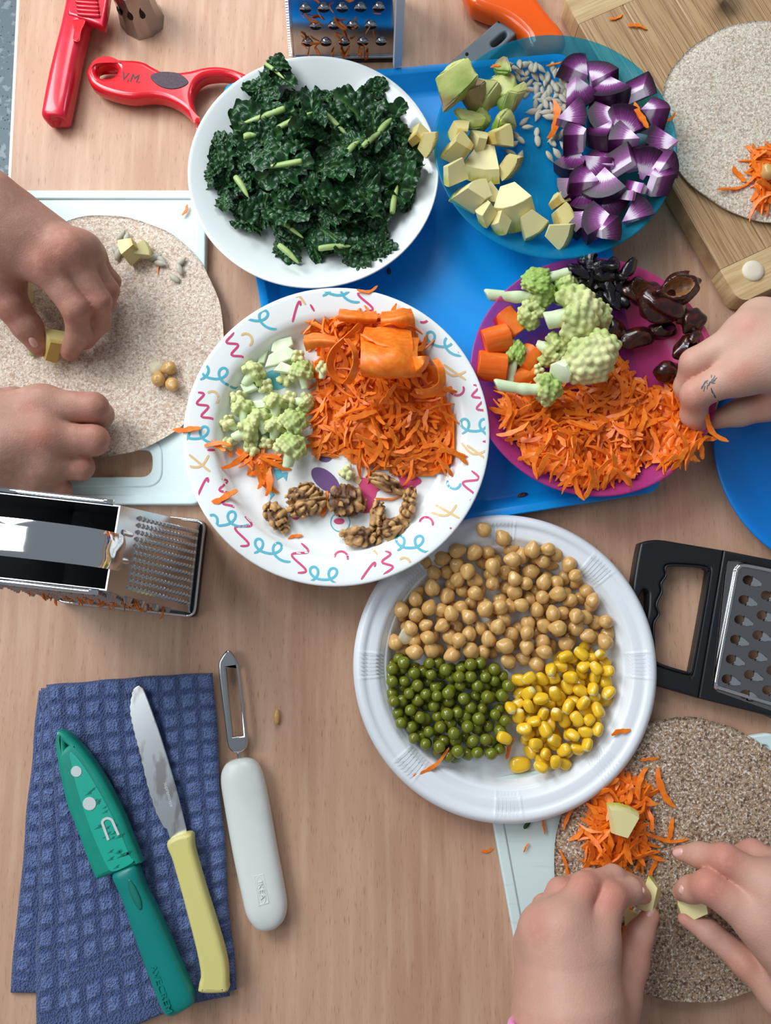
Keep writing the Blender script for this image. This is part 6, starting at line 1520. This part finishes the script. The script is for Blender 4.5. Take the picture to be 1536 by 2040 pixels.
def nail(o, V, F, px, py, dx, dy, L, Wd):
    p, n = surf(V, F, px, py)
    if p is None: return
    q, _ = surf(V, F, px-dx*4, py-dy*4); d = W(px+dx*10, py+dy*10, p[2])-W(px, py, p[2])
    d = d-n*(d@n); d /= np.linalg.norm(d); s = np.cross(n, d); VV = []; FF = []; m = 18
    for i, (f, hgt) in enumerate(((1.0, -.0007), (.97, .0001), (.7, .0006), (.3, .0008))):
        for k in range(m):
            a = 2*PI*k/m; ca, sa = math.cos(a), math.sin(a); x = math.copysign(abs(ca)**.7, ca)*L*f; y = math.copysign(abs(sa)**.7, sa)*Wd*f
            VV.append(p+d*x+s*y+n*(hgt-.55*y*y/Wd*1.0))
    for i in range(3):
        for k in range(m): FF.append((i*m+k, i*m+(k+1) % m, (i+1)*m+(k+1) % m, (i+1)*m+k))
    FF += [tuple(range(m-1, -1, -1)), tuple(3*m+k for k in range(m))]
    mk('fingernail', np.array(VV), FF, m_nail, o)
SK_SHADED, RD_SHADED = srgb(176, 132, 114), srgb(172, 100, 84)  # left person's skin and knuckles: dimmer light put into the colour
SK2, RD2 = srgb(200, 154, 136), srgb(196, 118, 100)
SK3, RD3 = srgb(210, 170, 150), srgb(204, 134, 116)

pa = thing('person', 'person at the left edge, both hands over the pale tortilla, pinching an apple piece', 'person', W(-60, 700, .0))
# left hand, reaching down from the top left
z = .062
A_w = (-34, 428, .075, 84); A_f = (-260, 250, .085, 100)
Ai, Am, Ar, Ap = (92, 528, .066, 36), (136, 502, .066, 33), (164, 500, .058, 28), (180, 508, .046, 23)
hA, VA, FA = arm(pa, [(A_f, A_w), (A_w, (20, 470, .070, 70)), ((-20, 480, .066, 60), Ai), ((20, 460, .070, 62), Am), ((40, 440, .064, 50), Ar), ((40, 440, .056, 44), Ap), (Ai, Am), (Am, Ar), (Ar, Ap), ((-40, 500, .058, 58), (0, 560, .050, 50))],
    [[Ai, (151, 614, .056, 27), (158, 664, .038, 24), (139, 700, .024, 19)],
     [Am, (197, 600, .050, 24), (198, 642, .034, 21), (170, 680, .024, 17)],
     [Ar, (216, 578, .042, 20), (212, 606, .030, 17), (190, 640, .024, 15)],
     [Ap, (222, 560, .030, 17), (218, 586, .022, 15), (204, 606, .018, 13)],
     [(-18, 560, .050, 48), (22, 606, .046, 33), (54, 650, .036, 29), (78, 690, .026, 21)]], SK_SHADED, RD_SHADED, reds=[(132, 492, .074, 26), (90, 520, .074, 30)])
nail(hA, VA, FA, 66, 682, .35, 1, .0048, .0034)
# right hand, resting with curled fingers
Bi, Bm, Br, Bp = (84, 812, .046, 40), (86, 876, .050, 38), (88, 925, .044, 33), (72, 962, .036, 29)
hB, VB, FB = arm(pa, [((-330, 890, .06, 112), (-130, 892, .055, 92)), ((-130, 870, .055, 74), Bi), ((-130, 890, .055, 80), Bm), ((-130, 910, .052, 74), Br), ((-130, 925, .048, 66), Bp), (Bi, Bm), (Bm, Br), (Br, Bp), ((-60, 850, .052, 62), (20, 880, .054, 52))],
    [[Bi, (186, 812, .044, 29), (200, 826, .028, 25), (176, 838, .019, 20)], [Bm, (186, 877, .042, 30), (188, 882, .026, 25), (160, 884, .020, 20)], [Br, (160, 930, .036, 26), (160, 936, .024, 22), (132, 936, .019, 18)], [Bp, (120, 976, .030, 22), (122, 980, .020, 19), (96, 976, .017, 16)],
     [(-120, 830, .036, 48), (-40, 806, .030, 34), (30, 797, .024, 25), (96, 806, .020, 20)]], SK_SHADED, RD_SHADED, reds=[(80, 868, .062, 24), (60, 815, .06, 18)])
# adult hand with the tattoo
pb_ = thing('person', 'adult at the right edge, tattooed finger and gold ring, pinching grated carrot', 'person', W(1560, 760, 0))
Ci, Cm, Cr, Cp = (1476, 742, .066, 40), (1492, 668, .068, 40), (1514, 640, .058, 36), (1530, 640, .046, 30)
hC, VC, FC = arm(pb_, [((1900, 640, .10, 112), (1680, 690, .084, 92)), ((1680, 716, .080, 70), Ci), ((1680, 680, .084, 72), Cm), ((1680, 668, .074, 64), Cr), ((1680, 680, .062, 56), Cp), (Ci, Cm), (Cm, Cr), (Cr, Cp), ((1640, 745, .066, 52), (1560, 782, .054, 40)), ((1600, 700, .08, 60), (1530, 705, .074, 48))],
    [[Ci, (1386, 785, .056, 29), (1382, 826, .040, 25), (1394, 852, .030, 19)],
     [Cm, (1384, 722, .056, 28), (1368, 770, .040, 24), (1374, 806, .030, 18)],
     [Cr, (1400, 716, .040, 24), (1388, 760, .030, 21), (1394, 790, .026, 16)],
     [Cp, (1430, 720, .030, 20), (1412, 752, .024, 18), (1420, 775, .022, 14)],
     [(1600, 778, .056, 40), (1530, 806, .046, 32), (1474, 822, .036, 27), (1428, 836, .030, 19)]], SK3, RD3, reds=[(1478, 742, .08, 28), (1490, 655, .08, 24), (1384, 785, .066, 20)])
def decal(o, V, F, name, strokes, mat, wpx):
    mb = MB()
    for st in strokes:
        P = np.array(st, float); n = len(P); VV = []
        for i in range(n):
            t = P[min(i+1, n-1)]-P[max(i-1, 0)]; t /= np.linalg.norm(t)+1e-9; s = np.array([-t[1], t[0]])*wpx*(.5 if i in (0, n-1) else 1)/2
            for q in (P[i]+s, P[i]-s):
                p, nn = surf(V, F, q[0], q[1]); VV.append(p+nn*.00025)
        mb.add(VV, [(2*i, 2*i+1, 2*i+3, 2*i+2) for i in range(n-1)])
    ob = mb.mk(name, mat, o); tag(ob, kind='stuff'); return ob
cC = lambda *p: cpx(p, 1330, 600, 7.286)
decal(hC, VC, FC, 'tattoo', [cC((620, 1165), (600, 1210), (590, 1230)), cC((585, 1150), (545, 1175), (510, 1230)), cC((560, 1160), (575, 1200)), cC((540, 1190), (495, 1270)), cC((580, 1215), (570, 1280)), cC((545, 1230), (520, 1310)), cC((500, 1230), (490, 1275)),
    cC((640, 1070), (635, 1110)), cC((690, 1080), (650, 1150)), cC((715, 1110), (660, 1160)), cC((690, 1150), (640, 1180)), cC((690, 1190), (640, 1190)), cC((650, 1130), (625, 1190)), cC((630, 1255), (645, 1310), (690, 1390), (740, 1445))], m_tattoo, 3.2)
# ring round the base of the upper finger
rp_, rr_ = J((1448, 682, .060, 30)); dirr = J(Cm)[0]-J((1384, 722, .056, 28))[0]; dirr /= np.linalg.norm(dirr); s1 = np.cross(dirr, [0, 0, 1]); s1 /= np.linalg.norm(s1); s2 = np.cross(s1, dirr)
rc = lerp(J((1384, 722, .056, 28))[0], J(Cm)[0], .60); V = []; F = []
for k in range(40):
    a = 2*PI*k/40
    for q in range(6):
        b = 2*PI*q/6; rad = rr_*1.10+.0009*math.cos(b); V.append(rc+(s1*math.cos(a)+s2*math.sin(a))*rad+dirr*.0013*math.sin(b))
for k in range(40):
    for q in range(6): F.append((k*6+q, k*6+(q+1) % 6, ((k+1) % 40)*6+(q+1) % 6, ((k+1) % 40)*6+q))
mk('finger_ring', np.array(V), F, m_gold, pb_)
# the child at the bottom right: left hand
pc = thing('person', 'person at the lower right, two bare hands pinching apple pieces over brown tortilla', 'person', W(1350, 2060, 0))
Di, Dm, Dr, Dp = (1180, 1880, .066, 47), (1120, 1850, .068, 45), (1086, 1856, .060, 41), (1066, 1884, .048, 35)
hD, VD, FD = arm(pc, [((1140, 2330, .085, 130), (1134, 2110, .076, 108)), ((1180, 2090, .072, 76), Di), ((1140, 2090, .075, 86), Dm), ((1110, 2090, .068, 84), Dr), ((1090, 2090, .056, 76), Dp), (Di, Dm), (Dm, Dr), (Dr, Dp), ((1140, 2000, .074, 90), (1130, 1920, .070, 62)), ((1196, 2060, .062, 64), (1224, 1990, .056, 48))],
    [[Di, (1217, 1788, .058, 29), (1256, 1774, .046, 24), (1281, 1784, .036, 17)],
     [Dm, (1164, 1766, .058, 27), (1222, 1748, .044, 23), (1270, 1764, .034, 17)],
     [Dr, (1116, 1776, .050, 25), (1176, 1756, .034, 23), (1226, 1772, .028, 17)],
     [Dp, (1084, 1806, .036, 22), (1136, 1782, .024, 20), (1180, 1786, .020, 15)],
     [(1222, 2000, .056, 50), (1256, 1916, .048, 35), (1275, 1862, .040, 26), (1296, 1824, .034, 18)]], SK2, RD2, reds=[(1088, 1848, .07, 28), (1217, 1785, .07, 26), (1168, 1758, .07, 22)])
nail(hD, VD, FD, 1296, 1816, .45, -1, .0042, .0026); nail(hD, VD, FD, 1284, 1776, 1, .3, .0030, .0026)
# right hand
Ei, Em, Er, Ep = (1520, 1836, .062, 46), (1540, 1772, .062, 44), (1570, 1750, .052, 38), (1596, 1756, .042, 32)
hE, VE, FE = arm(pc, [((1900, 2240, .085, 128), (1740, 2050, .076, 104)), ((1720, 2030, .072, 74), Ei), ((1720, 1990, .075, 84), Em), ((1720, 1970, .066, 80), Er), ((1720, 1970, .056, 70), Ep), (Ei, Em), (Em, Er), (Er, Ep), ((1640, 1960, .066, 76), (1560, 1880, .062, 54)), ((1680, 2040, .060, 64), (1560, 1985, .052, 44))],
    [[Ei, (1412, 1766, .056, 31), (1376, 1772, .042, 25), (1356, 1778, .034, 17)],
     [Em, (1446, 1712, .056, 29), (1394, 1704, .042, 24), (1355, 1700, .033, 15)],
     [Er, (1500, 1700, .036, 26), (1450, 1716, .024, 22), (1420, 1730, .020, 17)],
     [Ep, (1540, 1712, .028, 22), (1500, 1728, .020, 19), (1474, 1740, .018, 15)],
     [(1570, 1990, .052, 44), (1484, 1916, .044, 29), (1414, 1858, .036, 23), (1366, 1830, .031, 16)]], SK2, RD2, reds=[(1412, 1762, .068, 26), (1450, 1706, .068, 22)])
nail(hE, VE, FE, 1350, 1697, -1, -.15, .0042, .0030); nail(hE, VE, FE, 1356, 1772, -1, .3, .0028, .0028)
# pink elastic on the wrist of the left hand
rc, rr = J((1136, 2086, .076, 112)); V = []; F = []; d = J((1140, 2330, .085, 130))[0]-rc; d /= np.linalg.norm(d); s1 = np.cross(d, [0, 0, 1]); s1 /= np.linalg.norm(s1); s2 = np.cross(s1, d)
for k in range(48):
    a = 2*PI*k/48
    for q in range(8):
        b = 2*PI*q/8; rad = rr*1.03+.003*math.cos(b); V.append(rc-d*.006+(s1*math.cos(a)+s2*math.sin(a)*.95)*rad+d*.0045*math.sin(b))
for k in range(48):
    for q in range(8): F.append((k*8+q, k*8+(q+1) % 8, ((k+1) % 48)*8+(q+1) % 8, ((k+1) % 48)*8+q))
mk('bracelet', np.array(V), F, m_pinkband, pc)
# apple pieces held between finger tips
def held(kind, px, py, z, deg, ta, tb, sc, lab):
    w = W(px, py, z); me = ap[kind]; E = Matrix.Rotation(math.radians(deg), 4, 'Z') @ Matrix.Rotation(tb, 4, 'Y') @ Matrix.Rotation(ta, 4, 'X') @ Matrix.Diagonal((sc, sc, sc, 1)); off = E @ Vector((APR*.72, 0, 0))
    o = bpy.data.objects.new('apple_chunk', me); COL.objects.link(o); o.matrix_basis = Matrix.Translation(Vector(w)-off) @ E; tag(o, lab, 'apple chunk')
held('b', 106, 688, .024, 110, .7, .5, .88, 'apple chunk pinched between thumb and forefinger over the pale tortilla')
held('pt', 1301, 1778, .030, 60, 1.0, .2, .95, 'apple slice held by the hand with the pink wristband')
held('q', 1374, 1800, .030, 190, .3, .5, .98, 'apple chunk held at the right edge between thumb and two fingers')
w = W(1252, 1858, .022)
for k, (px, py, yaw) in enumerate(((1248, 1850, 1.3), (1238, 1868, 1.0), (1256, 1838, 1.5), (1232, 1888, .8))): shred_at(W(px, py, TCz+.003*k), yaw, 'carrot shred under the hand with pink wristband', 1.0, None, 'carrot shreds under the hand')
held('w', 1262, 1826, .016, 80, .8, .3, .5, 'small apple bit among shreds under the hand with pink wristband')
